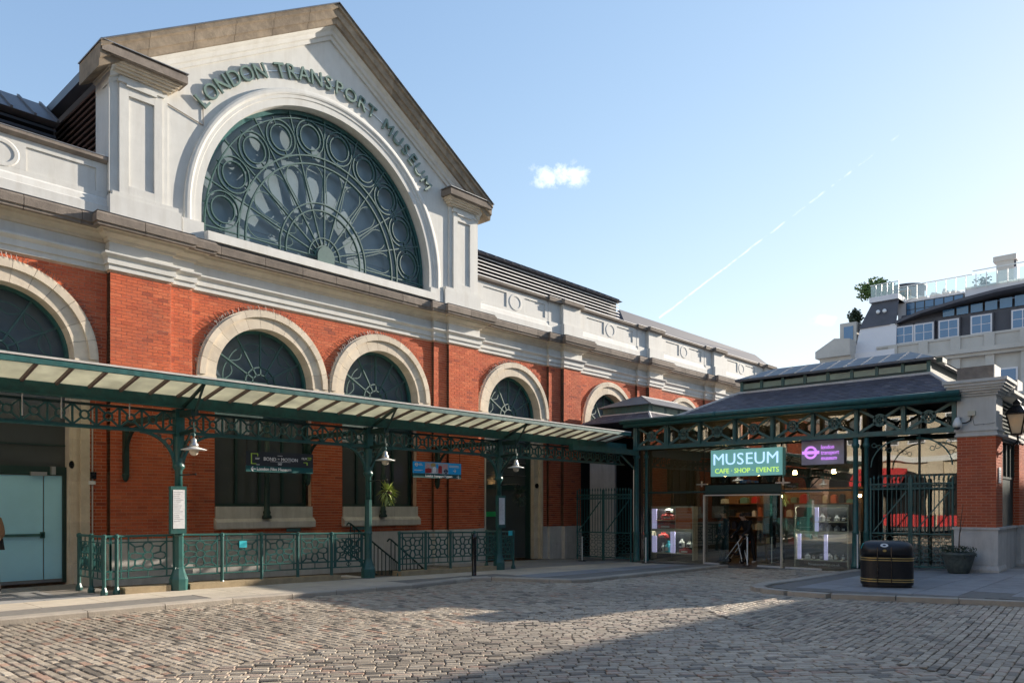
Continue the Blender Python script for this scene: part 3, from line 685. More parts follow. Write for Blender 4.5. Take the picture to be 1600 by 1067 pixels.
# pilasters at both ends
def pilaster(s):
    X = lambda a, b: sorted((AX + s * (AX - a), AX + s * (AX - b)))
    def bx(mb, a, b, y0, y1, z0, z1): q = X(a, b); mb.box(q[0], q[1], y0, y1, z0, z1); return mb
    ped = obj('pilaster', bx(bx(MB(), 6.46, 7.74, 17.90, 18.0, 8.6, 11.22), 6.48, 7.72, 18.001, 18.74, 8.0, 11.5), 'render_white', gable)
    obj('pedestal', bx(bx(MB(), 6.44, 8.02, 17.78, 17.97, 8.0, 8.50), 6.50, 7.96, 17.81, 17.96, 8.5, 8.60), 'render_white', ped)
    f = MB()
    for a, b, z0, z1 in ((6.66, 6.86, 8.6, 11.22), (7.42, 7.60, 8.6, 11.22), (6.862, 7.418, 8.6, 8.80), (6.862, 7.418, 10.82, 11.22)): bx(f, a, b, 17.848, 17.902, z0, z1)
    obj('sunk_panel', f, 'render_white', ped)
    nk = MB(); bx(nk, 6.62, 7.64, 17.81, 17.90, 11.06, 11.12); bx(nk, 6.80, 7.46, 17.80, 17.90, 11.00, 11.06); obj('necking', nk, 'render_white', ped)
    cp = MB()
    for k, (o, z0, z1) in enumerate(((.03, 11.22, 11.27), (.09, 11.27, 11.33), (.15, 11.33, 11.38), (.20, 11.38, 11.43))): bx(cp, 6.46 - o, 7.76 + o, 17.82 - o, 18.75, z0, z1 - .001)
    obj('capital', cp, 'stone_cream', ped)
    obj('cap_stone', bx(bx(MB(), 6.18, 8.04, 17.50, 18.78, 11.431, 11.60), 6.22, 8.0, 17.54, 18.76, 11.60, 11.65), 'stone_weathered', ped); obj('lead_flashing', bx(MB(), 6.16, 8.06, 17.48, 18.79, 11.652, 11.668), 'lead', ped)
pilaster(1); pilaster(-1)
# the fan window itself
fw = obj('fan_window', MB().ring(AX, ZC, 18.24, 18.38, GI - .1, GI + .02, 0, PI, 60).box(AX - GI, AX - GI + .1, 18.24, 18.38, 8.3, ZC).box(AX + GI - .1, AX + GI, 18.24, 18.38, 8.3, ZC), 'green_paint', museum)
yt = 18.20; RR = GI - .04; NS = 10
for k in range(NS + 1):
    a = PI * k / NS; mb = MB(); rod(mb, AX, ZC, .3, RR, a, yt, .028, .06); obj('spoke', mb, 'tracery', fw)
for q, t in ((.085, .02), (.14, .013), (.335, .015), (.385, .015), (.655, .017), (.71, .017), (.955, .013)):
    obj('ring_bar', MB().ring(AX, ZC, yt - .04, yt + .04, q * RR - t, q * RR + t, -.06 if q > .3 else 0, PI + (.06 if q > .3 else 0), 64), 'tracery', fw)
for k in range(NS):
    a = PI * (k + .5) / NS; c0 = polar(AX, ZC, .835 * RR, a)
    obj('roundel_ring', MB().ring(c0[0], c0[1], yt - .045, yt + .035, .118 * RR - .014, .118 * RR + .014, 0, 2 * PI, 26, True), 'tracery', fw)
    obj('roundel_ring', MB().ring(c0[0], c0[1], yt - .05, yt + .03, .086 * RR - .013, .086 * RR + .013, 0, 2 * PI, 24, True), 'tracery', fw)
    tk = MB()
    for t in range(4):
        b = a + PI / 4 + t * PI / 2 - PI / 4; p, q = polar(c0[0], c0[1], .088 * RR, b), polar(c0[0], c0[1], .14 * RR, b); tk.bar((p[0], yt, p[1]), (q[0], yt, q[1]), .02, .05, (0, 1, 0))
    obj('tie_bar', tk, 'tracery', fw)
    # petal between two spokes: two sides and a round head
    h = PI / NS / 2; pts = []
    w0, w1 = .40 * RR * math.sin(h) * .62, .56 * RR * math.sin(h) * .86
    er = Vector((math.cos(a), math.sin(a))); et = Vector((-er.y, er.x))
    loc = [(.40 * RR, w0), (.555 * RR, w1)] + [(.555 * RR + .095 * RR * math.sin(PI * i / 10), w1 * math.cos(PI * i / 10)) for i in range(1, 10)] + [(.555 * RR, -w1), (.40 * RR, -w0)]
    for r_, t_ in loc: p = er * r_ + et * t_; pts.append((AX + p.x, yt - .005, ZC + p.y))
    obj('petal', MB().tube(pts, .015, 4), 'tracery', fw)
    pts = []
    for i in range(9):
        t = i / 8; p = er * (.335 * RR - .055 * RR * math.sin(PI * t)) + et * (.30 * RR * math.sin(h) * (1 - 2 * t)); pts.append((AX + p.x, yt - .005, ZC + p.y))
    obj('scallop', MB().tube(pts, .012, 4), 'tracery', fw)
    a0, a1 = PI * k / NS, PI * (k + 1) / NS; m = 6
    for j, (r0, r1) in enumerate(((.05, .70), (.70, 1.02))):
        yy = 18.365 + random.uniform(-.006, .006); vs = [(polar(AX, ZC, r * RR, a0 + (a1 - a0) * i / m)[0], yy, polar(AX, ZC, r * RR, a0 + (a1 - a0) * i / m)[1]) for r in (r0, r1) for i in range(m + 1)]
        obj('pane', MB().add(vs, [(i, i + 1, m + 2 + i, m + 1 + i) for i in range(m)]), 'pane_obscured', fw)
obj('pane', MB().quad((AX - RR, 18.375, 8.25), (AX + RR, 18.375, 8.25), (AX + RR, 18.375, ZC), (AX - RR, 18.375, ZC)), 'pane_obscured', fw)
obj('hub_plate', MB().ring(AX, 8.56, 18.10, 18.14, .005, .27, 0, PI, 24).box(AX - .27, AX + .27, 18.10, 18.14, 8.3, 8.56), 'tracery', fw)
obj('lower_bar', MB().box(AX - RR, AX + RR, 18.16, 18.24, 8.33, 8.40), 'tracery', fw)
for ch in fw.children:
    if ch.name.split('.')[0] in ('spoke', 'ring_bar', 'roundel_ring', 'tie_bar', 'petal', 'scallop'):
        for v_ in ch.data.vertices: zz = v_.co.z + wloc(fw).z; v_.co.z += 8.54 + (zz - ZC) * 1.07 - zz
obj('tracery_apron', MB().box(AX - RR, AX + RR, yt - .02, yt + .04, 8.3, 8.36), 'tracery', fw)
# raised lettering round the arch
TXT = 'LONDON TRANSPORT MUSEUM'
adv = {'L': .74, 'O': 1.12, 'N': 1.04, 'D': 1.0, 'T': .86, 'R': .92, 'A': .98, 'S': .86, 'P': .88, 'M': 1.16, 'U': .98, 'E': .82, ' ': .62}
tot = sum(adv[c_] for c_ in TXT); A0, A1 = R(146.3), R(36.2); cur = 0; lt = {}
for ch in TXT:
    a = A0 + (A1 - A0) * (cur + adv[ch] / 2) / tot; cur += adv[ch]
    if ch == ' ': continue
    if ch not in lt: lt[ch] = text_mesh(ch, .53, .032, 0); lt[ch].materials.clear(); lt[ch].materials.append(MATS['letter_green'])
    p = polar(AX, ZC, 4.30, a); o = inst('letter', lt[ch], gable, (p[0], 17.90, p[1]), (R(90), R(90) - a, 0)); o.rotation_mode = 'XYZ'
    o.rotation_euler = (Matrix.Rotation(R(90) - a, 4, 'Y') @ Matrix.Rotation(R(90), 4, 'X')).to_euler()
rail_pts = [(polar(AX, ZC, 4.47, A0 + (A1 - A0) * k / 50)[0], 17.935, polar(AX, ZC, 4.47, A0 + (A1 - A0) * k / 50)[1]) for k in range(51)]
obj('letter_rail', MB().tube(rail_pts, .014, 4), 'steel', gable)
p = rail_pts[0]; obj('cable', MB().tube([(p[0] + .12, 17.93, p[2] - .05), (p[0] + .13, 17.93, p[2] - .45), (7.75, 17.93, 11.02)], .012, 4), 'stone_weathered', gable)
# parapets of the wings
def parapet(segs):
    for x0, x1, y in segs:
        q = pix(max(x0, .5), y, 8.5)
        if y < 18.05:
            o = obj('parapet_pier', MB().box(x0, x1, y + .02, y + .5, 8.46, 9.22), 'render_white', museum); obj('plinth_course', MB().box(x0 - .05, x1 + .05, y - .06, y + .5, 7.99, 8.46), 'render_white', o)
            obj('coping', MB().box(x0 - .08, x1 + .08, y - .12, y + .6, 9.222, 9.36), 'stone_weathered', o); obj('lead_flashing', MB().box(x0 - .09, x1 + .09, y - .13, y + .6, 9.361, 9.375), 'lead', o); continue
        y = y - .11; yb = y + .07
        o = obj('parapet_wall', MB().box(x0, x1, yb, yb + .35, 8.44, 9.2), 'render_white', museum)
        obj('plinth_course', MB().prism([(y - .08, 7.99), (y + .45, 7.99), (y + .45, 8.46), (y + .05, 8.46), (y - .02, 8.40), (y - .06, 8.26), (y - .08, 8.24)], 'x', x0, x1), 'render_white', o)
        obj('coping', MB().prism([(y + .02, 9.202), (y + .5, 9.202), (y + .5, 9.33), (y - .06, 9.33), (y - .06, 9.26)], 'x', x0, x1), 'stone_weathered', o); obj('lead_flashing', MB().box(x0, x1, y - .07, y + .5, 9.331, 9.345), 'lead', o)
        c = min(BAYS, key=lambda b: abs(b - (x0 + x1) / 2)); w = 1.62 if x0 > 0 else 1.8
        fr = MB(); t = yb - .03
        fr.box(x0, x1, t, yb + .001, 9.06, 9.2).box(x0, x1, t, yb + .001, 8.45, 8.56)
        for a, b in ((x0, c - w), (c + w, x1), (c - .46, c + .46)): fr.box(a, b, t - .001, yb + .001, 8.561, 9.059)
        obj('panel_frame', fr, 'render_white', o)
        el = lambda rx, rz, yy: [(c + rx * math.cos(2 * PI * k / 28), yy, 8.81 + rz * math.sin(2 * PI * k / 28)) for k in range(28)]
        for rx, rz in ((.27, .235),):
            v = el(rx + .05, rz + .04, t - .018) + el(rx - .02, rz - .03, t - .018) + el(rx + .08, rz + .06, t) + el(rx - .05, rz - .05, t + .03)
            obj('oval_boss', MB().add(v, [(k, (k + 1) % 28, 28 + (k + 1) % 28, 28 + k) for k in range(28)] + [(56 + k, 56 + (k + 1) % 28, (k + 1) % 28, k) for k in range(28)] + [(28 + k, 28 + (k + 1) % 28, 84 + (k + 1) % 28, 84 + k) for k in range(28)] + [tuple(range(84, 112))]), 'render_white', o)
parapet([s for s in SEG if s[1] < 6.6 or s[0] > 17.8])
# roofs behind the parapets
def louvres(parent, x0, x1, y, z0, z1, n, m):
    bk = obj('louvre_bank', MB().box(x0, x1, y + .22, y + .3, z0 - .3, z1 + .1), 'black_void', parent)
    for k in range(n):
        z = z0 + (z1 - z0) * (k + .5) / n; h = (z1 - z0) / n * .46
        obj('louvre_blade', MB().prism([(y, z - h * .7), (y + .02, z - h * .7), (y + .10, z + h * .55), (y + .08, z + h * .55)], 'x', x0, x1), m, bk)
    return bk
rf = obj('roof', MB().prism([(20.30, 11.22), (21.6, 11.86), (23.5, 11.86), (23.5, 9.0), (20.72, 9.0), (20.72, 11.18)], 'x', 18.2, 29.95), 'bg_slate', museum, label='dark slated roof over the white louvres')
louvres(rf, 18.2, 29.9, 20.42, 9.7, 11.2, 11, 'louvre_white')
for k in range(24): obj('roof_rib', MB().bar((18.4 + .49 * k, 20.32, 11.245), (18.4 + .49 * k, 21.6, 11.875), .06, .07), 'bg_slate', rf)
r2 = obj('roof', MB().add([(30.2, 20.3, 10.2), (31.0, 21.2, 11.22), (46, 21.2, 11.22), (46, 20.3, 10.45), (30.2, 22.2, 10.2), (46, 22.2, 10.2), (46, 20.3, 9.4), (30.2, 20.3, 9.4)], [(0, 3, 2, 1), (0, 1, 4), (1, 2, 5, 4), (7, 6, 3, 0)]), 'bg_slate', museum)
r3 = obj('roof', MB().prism([(20.35, 10.82), (21.7, 11.75), (23.5, 11.75), (23.5, 9.0), (20.75, 9.0), (20.75, 10.8)], 'x', -6, 6.25), 'roof_seam', museum, label='metal roof with standing seams over dark louvres')
for k in range(26):
    xx = -5.8 + .48 * k; obj('roof_seam', MB().bar((xx, 20.34, 10.84), (xx, 21.7, 11.775), .05, .06), 'roof_seam', r3)
louvres(r3, -6, 6.2, 20.45, 9.5, 10.75, 8, 'roof_metal')
# side of the nave behind the gable: brown louvres under a dark gutter
nv = obj('nave_roof', MB().add([(6.3, 18.76, 11.55), (AX, 18.76, 15.1), (2 * AX - 6.3, 18.76, 11.55), (6.3, 40, 11.55), (AX, 40, 15.1), (2 * AX - 6.3, 40, 11.55)], [(0, 1, 4, 3), (1, 2, 5, 4)]), 'bg_slate', museum)
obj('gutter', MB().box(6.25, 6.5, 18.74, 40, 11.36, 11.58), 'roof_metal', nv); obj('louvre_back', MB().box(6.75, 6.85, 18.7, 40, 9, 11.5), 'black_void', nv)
for k in range(13): z = 9.35 + .155 * k; obj('louvre_blade', MB().prism([(6.50, z), (6.53, z - .015), (6.66, z + .085), (6.63, z + .1)], 'y', 18.78, 30), 'louvre_brown', nv)
obj('side_wall', MB().box(17.75, 17.9, 18.8, 30, 9, 11.5), 'stone_weathered', nv)
# ------------------------------------------------------------------ street canopy of iron and glass
CX0, CX1 = 1.2, 21.1
canopy = thing('street_canopy', (11.4, 15.15, -.1), 'green iron and frosted glass canopy on slender columns along the brick hall', 'canopy')
obj('front_rim', MB().box(CX0, CX1, 13.98, 14.05, 3.955, 4.055).box(CX0, CX1, 14.05, 14.12, 3.965, 4.0), 'green_paint', canopy)
obj('rim_flashing', MB().box(CX0, CX1, 13.965, 14.10, 4.057, 4.09), 'stone_pale', canopy)
obj('fascia_beam', MB().box(CX0, CX1 + 1.2, 14.96, 15.04, 3.58, 3.815).box(CX0, CX1 + 1.2, 14.90, 14.96, 3.58, 3.605), 'green_paint', canopy)
obj('valley_gutter', MB().box(CX0, CX1 + 1.2, 15.045, 15.30, 3.68, 3.72), 'green_dark', canopy)
PITCH = .535; nb = int((CX1 - CX0) / PITCH)
bar_me = mesh_of(MB().bar((0, 14.06, 4.005), (0, 14.99, 3.80), .045, .06), 'glazing_bar'); bar_me.materials.append(MATS['louvre_brown'])
pane_me = mesh_of(MB().add([(.026, 14.055, 4.03), (PITCH - .026, 14.055, 4.03), (PITCH - .026, 15.0, 3.822), (.026, 15.0, 3.822), (.026, 14.055, 4.038), (PITCH - .026, 14.055, 4.038), (PITCH - .026, 15.0, 3.83), (.026, 15.0, 3.83)], [(3, 2, 1, 0), (4, 5, 6, 7), (0, 1, 5, 4), (1, 2, 6, 5), (2, 3, 7, 6), (3, 0, 4, 7)]), 'pane'); pane_me.materials.append(MATS['canopy_glass'])
for k in range(nb + 1):
    x = CX0 + .12 + k * PITCH; inst('glazing_bar', bar_me, canopy, (x, 0, 0))
    if k < nb: inst('pane', pane_me, canopy, (x, 0, 0))
rp = mesh_of(MB().box(.03, PITCH * 2 - .03, 15.3, 17.75, 3.80, 3.807), 'pane'); rp.materials.append(MATS['canopy_glass']); rp.transform(Matrix.Translation((0, 0, 0)))
for v in rp.vertices: v.co.z += (v.co.y - 15.3) * .17
for k in range(int((CX1 + .9 - CX0) / (2 * PITCH))): inst('rear_pane', rp, canopy, (CX0 + .12 + 2 * PITCH * k, 0, 0))
rr = MB()
for k in range(int((CX1 + .9 - CX0) / (2 * PITCH)) + 1): rr.bar((CX0 + .12 + 2 * PITCH * k, 15.1, 3.745), (CX0 + .12 + 2 * PITCH * k, 17.9, 4.21), .05, .07)
obj('rear_rafters', rr, 'green_dark', canopy); obj('wall_plate', MB().box(CX0, 21.6, 17.76, 17.84, 4.1, 4.26), 'green_dark', canopy)
# lattice girder between the columns
YT = 15.15; Z0, Z1 = 3.10, 3.53; TP = .405
g = MB(); g.box(CX0 - 3, 22.4, YT - .06, YT + .06, Z0 - .02, Z0 + .012).box(CX0 - 3, 22.4, YT - .012, YT + .012, Z0 + .012, Z0 + .05)
obj('bottom_chord', g, 'green_paint', canopy); obj('top_chord', MB().box(CX0 - 3, 22.4, YT - .05, YT + .05, Z1 - .03, Z1 + .01), 'green_dark', canopy)
tp = MB(); hz = (Z1 - Z0) / 2 - .03; zc = (Z0 + Z1) / 2 + .01; hw = TP / 2
tp.ring(0, zc, YT - .02, YT + .02, .058, .090, 0, 2 * PI, 16, True)
for sx in (-1, 1):
    for sz in (-1, 1): tp.bar((sx * .055, YT, zc + sz * .055), (sx * (hw - .005), YT, zc + sz * hz), .034, .03, (0, 1, 0))
tp.bar((-hw, YT, zc - hz), (-hw, YT, zc + hz), .032, .04, (0, 1, 0))
tp_me = mesh_of(tp, 'lattice_panel'); tp_me.materials.append(MATS['green_paint'])
for k in range(int((22.3 - 1.0) / TP)): inst('lattice_panel', tp_me, canopy, (1.2 + TP * (k + .5), 0, 0))
COLX = [6.77, 11.41, 16.05]
for cx in COLX:
    zb = gz(cx, 15.15)
    sh = MB().lathe([(.175, 0), (.175, .22), (.15, .28), (.105, .42), (.095, .46), (.092, 1.06), (.105, 1.09), (.09, 1.14), (.082, 1.9)], (cx, YT, zb), 8, PI / 8)
    col = obj('column', sh, 'green_light', canopy)
    obj('shaft', MB().lathe([(.074, 1.85 + zb), (.070, 2.36), (.085, 2.38), (.115, 2.42), (.12, 2.46), (.095, 2.50), (.085, 2.54), (.10, 3.0), (.105, 3.08)], (cx, YT, 0), 14), 'green_light', col, True)
    obj('post', MB().box(cx - .085, cx + .085, YT - .085, YT + .085, 3.05, 3.58), 'green_paint', col)
    for s in (-1, 1):
        b = MB(); a0, a1 = (PI / 2, PI) if s > 0 else (0, PI / 2)
        b.ring(cx + s * .74, 2.42, YT - .035, YT + .035, .64, .69, a0, a1, 14).ring(cx + s * .20, 2.92, YT - .025, YT + .025, .06, .085, 0, 2 * PI, 14, True).ring(cx + s * .395, 3.02, YT - .025, YT + .025, .03, .05, 0, 2 * PI, 12, True)
        b.box(cx + s * .09 - .012, cx + s * .09 + .012, YT - .03, YT + .03, 2.5, 3.08)
        obj('bracket', b, 'green_paint', col)
    obj('lamp_arm', MB().bar((cx, YT - .08, 3.08), (cx, 14.44, 3.12), .05, .07).bar((cx, YT - .08, 2.62), (cx, 14.62, 3.09), .035).bar((cx, 15.0, 3.58), (cx, 14.06, 3.96), .05).bar((cx, 14.52, 3.36), (cx, 14.08, 3.94), .035).box(cx - .07, cx + .07, 14.44, 14.96, 3.40, 3.52).bar((cx, 14.5, 3.4), (cx, 14.5, 3.12), .03), 'green_dark', col)
    obj('banner_pin', MB().tube([(cx, YT, 2.27), (cx, 14.43, 2.27)], .014, 6).sphere((cx, 14.42, 2.27), .026, 8, 5), 'black_paint', col)
    obj('tie_beam', MB().box(cx - .05, cx + .05, YT, 17.85, 3.42, 3.54), 'green_dark', canopy)
    wb = MB(); wb.ring(0, 0, -.03, .03, .62, .67, 0, PI / 2, 12); me = MB()
    for (px, py, pz) in wb.v: me.v.append((cx + py, 17.12 + px, 2.72 + pz))
    me.f = wb.f; me.box(cx - .05, cx + .05, 17.72, 17.86, 2.34, 3.44).lathe([(.02, 2.2), (.06, 2.25), (.085, 2.36), (.05, 2.4)], (cx, 17.79, 0), 8)
    obj('wall_bracket', me, 'green_dark', canopy)
for x in (4.0, 4.6, 5.75): obj('hanger_rod', MB().tube([(x, 14.93, 3.58), (x, 14.93, 3.2 if x < 5 else 3.3)], .012, 5), 'steel', canopy)
# ------------------------------------------------------------------ lamps under the canopy
def lamp(cx, label):
    t = thing('pendant_lamp', (cx, 14.49, 2.75), label, 'lamp', 'pendant lamps hung from the canopy columns'); p = (cx, 14.49, 2.75)
    obj('stem', MB().tube([(cx, 14.49, 3.13), (cx, 14.49, 2.97)], .012, 6).lathe([(.02, 3.0), (.032, 3.01), (.032, 3.05), (.015, 3.06)], (cx, 14.49, 0), 8), 'green_paint', t)
    obj('cap', MB().lathe([(.09, .04), (.085, .10), (.055, .13), (.05, .19), (.03, .215), (.015, .23)], p, 14), 'steel', t, True)
    obj('lamp_shade', MB().lathe([(.235, -.012), (.24, -.004), (.13, .03), (.08, .05), (.078, .045), (.12, .02), (.20, -.006)], p, 22), 'white_enamel', t, True)
    obj('globe', MB().sphere((cx, 14.49, 2.715), .088, 14, 8), 'bulb', t, True)
    return t
lamp(COLX[0], 'white disc lamp with round bulb beside the leftmost canopy column'); lamp(COLX[1], 'white disc lamp with round bulb above the bright green hanging plant'); lamp(COLX[2], 'white disc lamp with round bulb nearest the shop entrance, above dark hanging plant')
# notice boards on the columns
def notice(cx, label):
    zb = gz(cx, 15); t = thing('notice_board', (cx - .08, 15.0, 1.15), label, 'notice board', 'notice boards strapped to the canopy columns'); x = cx - .08
    obj('case', MB().box(x - .155, x + .155, 14.96, 15.06, 1.12 + zb * .5, 2.05 + zb * .5), 'green_light', t); obj('notice', MB().box(x - .115, x + .115, 14.952, 14.958, 1.22 + zb * .5, 1.98 + zb * .5), 'paper', t)
    pr = MB()
    for k in range(16):
        z = 1.93 - .038 * k + zb * .5; pr.box(x - .095, x - .095 + random.uniform(.09, .185), 14.949, 14.951, z, z + .010)
    obj('print', pr, 'grey_art', t)
notice(COLX[0], 'tall narrow notice board on the leftmost canopy column'); notice(COLX[2], 'tall narrow notice board on the canopy column by the dark doorway')
# hanging signs
def arrow(mb, x, z, l, s, y, t=.018):
    mb.box(min(x, x + s * l), max(x, x + s * l), y - .004, y, z - t / 2, z + t / 2); tip = x + s * l
    for q in (-1, 1): mb.bar((tip, y - .002, z), (tip - s * l * .45, y - .002, z + q * l * .45), t, .004, (0, 1, 0))
    return mb
X0, X1 = 8.19, 9.83; y = 15.10
s1 = thing('direction_sign', ((X0 + X1) / 2, 15.12, 2.4), 'dark hanging sign with white film exhibition lettering and green strip', 'sign', 'direction signs hung from the canopy girder')
obj('panel', MB().box(X0, X1, y + .01, y + .035, 2.526, 2.835), 'sign_dark', s1); obj('strip', MB().box(X0, X1, y + .008, y + .035, 2.395, 2.522), 'sign_green', s1)
for x in (X0 + .03, X1 - .03): obj('hanger', MB().tube([(x, y + .03, 2.83), (x, y + .03, 3.1)], .008, 5), 'black_paint', s1)
lg = MB(); lg.box(8.30, 8.32, y, y + .008, 2.56, 2.79).box(8.32, 8.46, y, y + .008, 2.775, 2.79).box(8.32, 8.42, y, y + .008, 2.56, 2.575).box(8.45, 8.463, y, y + .008, 2.73, 2.775); obj('emblem', lg, 'lime_paint', s1)
obj('print', MB().box(8.40, 8.50, y + .002, y + .008, 2.685, 2.695).box(8.40, 8.49, y + .002, y + .008, 2.665, 2.675).box(8.42, 8.50, y + .002, y + .008, 2.545, 2.555).box(8.75, 9.25, y + .002, y + .008, 2.625, 2.631).box(8.93, 9.05, y + .002, y + .008, 2.755, 2.763), 'white', s1)
text_obj('lettering', 'BOND', .105, 'white', s1, (8.745, y + .004, 2.645)); text_obj('lettering', 'IN', .042, 'white', s1, (8.955, y + .004, 2.675)); text_obj('lettering', 'MOTION', .105, 'white', s1, (9.225, y + .004, 2.645)); text_obj('lettering', '007', .07, 'white', s1, (8.99, y + .004, 2.555))
text_obj('lettering', 'FILM', .07, 'white', s1, (9.60, y + .004, 2.70)); obj('emblem', MB().box(9.68, 9.78, y, y + .008, 2.745, 2.757).box(9.70, 9.78, y, y + .008, 2.72, 2.73).box(9.68, 9.76, y, y + .008, 2.695, 2.705).box(9.58, 9.68, y, y + .008, 2.63, 2.645).box(9.66, 9.685, y, y + .008, 2.58, 2.63), 'lime_paint', s1)
obj('arrow', arrow(MB(), 8.41, 2.458, .11, -1, y + .006), 'white', s1); text_obj('lettering', 'London Film Museum', .096, 'white', s1, (8.85, y + .004, 2.432))
X0, X1 = 12.80, 14.50
s2 = thing('direction_sign', ((X0 + X1) / 2, 15.12, 2.42), 'bright blue hanging sign with pictures and a dark strip below', 'sign', 'direction signs hung from the canopy girder')
obj('panel', MB().box(X0, X1, y + .01, y + .035, 2.515, 2.815), 'sign_blue', s2); obj('strip', MB().box(X0, X1, y + .008, y + .035, 2.40, 2.512), 'sign_green', s2)
for x in (X0 + .03, X1 - .03): obj('hanger', MB().tube([(x, y + .03, 2.81), (x, y + .03, 3.1)], .008, 5), 'black_paint', s2)
obj('emblem', MB().ring(12.91, 2.735, y, y + .008, .03, .05, 0, 2 * PI, 18, True).box(12.85, 12.97, y - .002, y + .006, 2.725, 2.745), 'white', s2)
pr = MB()
for z, a, b in ((2.755, 12.99, 13.08), (2.735, 12.99, 13.1), (2.715, 12.99, 13.12), (2.59, 12.84, 13.12), (2.575, 12.84, 13.06)): pr.box(a, b, y + .002, y + .008, z, z + .010)
for z, a, b in ((2.735, 14.05, 14.4), (2.70, 14.05, 14.42)): pr.box(a, b, y + .002, y + .008, z, z + .016)
obj('print', pr, 'white', s2); obj('picture', MB().box(13.2, 14.02, y + .004, y + .008, 2.517, 2.80), 'grey_art', s2)
for nm, a, b, z0, z1, m in (('picture', 13.2, 13.42, 2.53, 2.66, 'red_paint'), ('picture', 13.40, 13.55, 2.70, 2.80, 'gold'), ('picture', 13.46, 13.58, 2.55, 2.70, 'white'), ('picture', 13.66, 13.79, 2.53, 2.74, 'red_paint'), ('picture', 13.24, 13.36, 2.67, 2.76, 'pink_art'), ('picture', 13.58, 13.66, 2.66, 2.78, 'sign_blue'), ('picture', 13.82, 13.98, 2.66, 2.78, 'pink_art'), ('picture', 13.30, 13.62, 2.519, 2.55, 'white')): obj(nm, MB().prism([(a, z0), (b, z0), (b, z1 - .02), ((a + b) / 2, z1), (a, z1 - .03)], 'y', y + .001, y + .004), m, s2)
obj('picture', MB().ring(13.93, 2.59, y - .002, y + .001, .035, .06, 0, 2 * PI, 16, True).box(13.85, 14.01, y - .003, y - .001, 2.578, 2.602), 'navy', s2)
obj('arrow', arrow(arrow(MB(), 14.2, 2.61, .10, 1, y + .006), 14.33, 2.452, .09, 1, y + .006), 'white', s2); text_obj('lettering', 'London Transport Museum', .086, 'white', s2, (13.69, y + .004, 2.428))
# hanging plants
def hanging_plant(cx, label, m1, m2):
    t = thing('hanging_plant', (cx + .03, 14.46, 1.75), label, 'plant', 'plants hung from the canopy columns'); x, y, z = cx + .03, 14.46, 1.98
    obj('hanging_wire', MB().tube([(x, y, 2.26), (x, y, z)], .006, 4), 'black_paint', t); obj('basket', MB().lathe([(.02, -.12), (.10, -.06), (.13, .02), (.11, .02)], (x, y, z), 12), 'bark', t)
    lf = MB()
    for k in range(95):
        a = random.uniform(0, 2 * PI); e = random.uniform(-1.3, 1.35); L = random.uniform(.14, .3) * (1.15 if e > .5 else 1); d = Vector((math.cos(a) * math.cos(e), math.sin(a) * math.cos(e), math.sin(e)))
        p = Vector((x, y, z + .02)) + d * .05; sd = d.cross(Vector((.3, .2, 1))).normalized() * .014; q1 = p + d * L * .55 + Vector((0, 0, -.02)); q2 = p + d * L + Vector((0, 0, -.09))
        lf.add([p - sd, p + sd, q1 + sd * 1.2, q1 - sd * 1.2, q2], [(0, 1, 2, 3), (3, 2, 4)])
    obj('foliage', lf, m1, t, kind='stuff')
    tr = MB()
    for k in range(130):
        a = random.uniform(0, 2 * PI); r = random.uniform(.02, .16); p = Vector((x + r * math.cos(a) + .05, y + r * math.sin(a), z - random.uniform(0, .33))); s = random.uniform(.018, .034)
        n_ = Vector((random.uniform(-1, 1), random.uniform(-1, 1), random.uniform(-1, 1))).normalized(); u = n_.orthogonal().normalized() * s; v = n_.cross(u)
        tr.add([p - u, p + v * .6, p + u, p - v * .6], [(0, 1, 2, 3)])
    obj('trailing_leaves', tr, m2, t, kind='stuff')
hanging_plant(COLX[1], 'bright yellow green hanging plant on the middle canopy column', 'leaf_lime', 'leaf'); hanging_plant(COLX[2] + .1, 'dark leafy hanging plant in front of the shaded doorway', 'leaf_dark', 'leaf_dark')
# ------------------------------------------------------------------ railings
def flower(mb, P, w, h, zc, r=.0195):                     # open flower pattern, half width w and half height h
    def T(pts, closed=False): mb.tube([P(a, zc + b) for a, b in pts], r, 4, closed)
    T([(.27 * w * math.cos(2 * PI * k / 12), .27 * h * math.sin(2 * PI * k / 12)) for k in range(12)], True)
    for s in (-1, 1):
        T([(s * .08 * w * q, 0) for q in ()] or [(-.13 * w, s * .25 * h), (-.26 * w, s * .66 * h), (-.2 * w, s * .88 * h), (0, s * .97 * h), (.2 * w, s * .88 * h), (.26 * w, s * .66 * h), (.13 * w, s * .25 * h)])
        T([(s * .25 * w, -.13 * h), (s * .66 * w, -.26 * h), (s * .88 * w, -.2 * h), (s * .97 * w, 0), (s * .88 * w, .2 * h), (s * .66 * w, .26 * h), (s * .25 * w, .13 * h)])
        for q in (-1, 1): T([(s * .66 * w, q * .26 * h), (s * .68 * w, q * .66 * h), (s * .98 * w, q * .98 * h)]); T([(s * .68 * w, q * .66 * h), (s * .24 * w, q * .72 * h)])
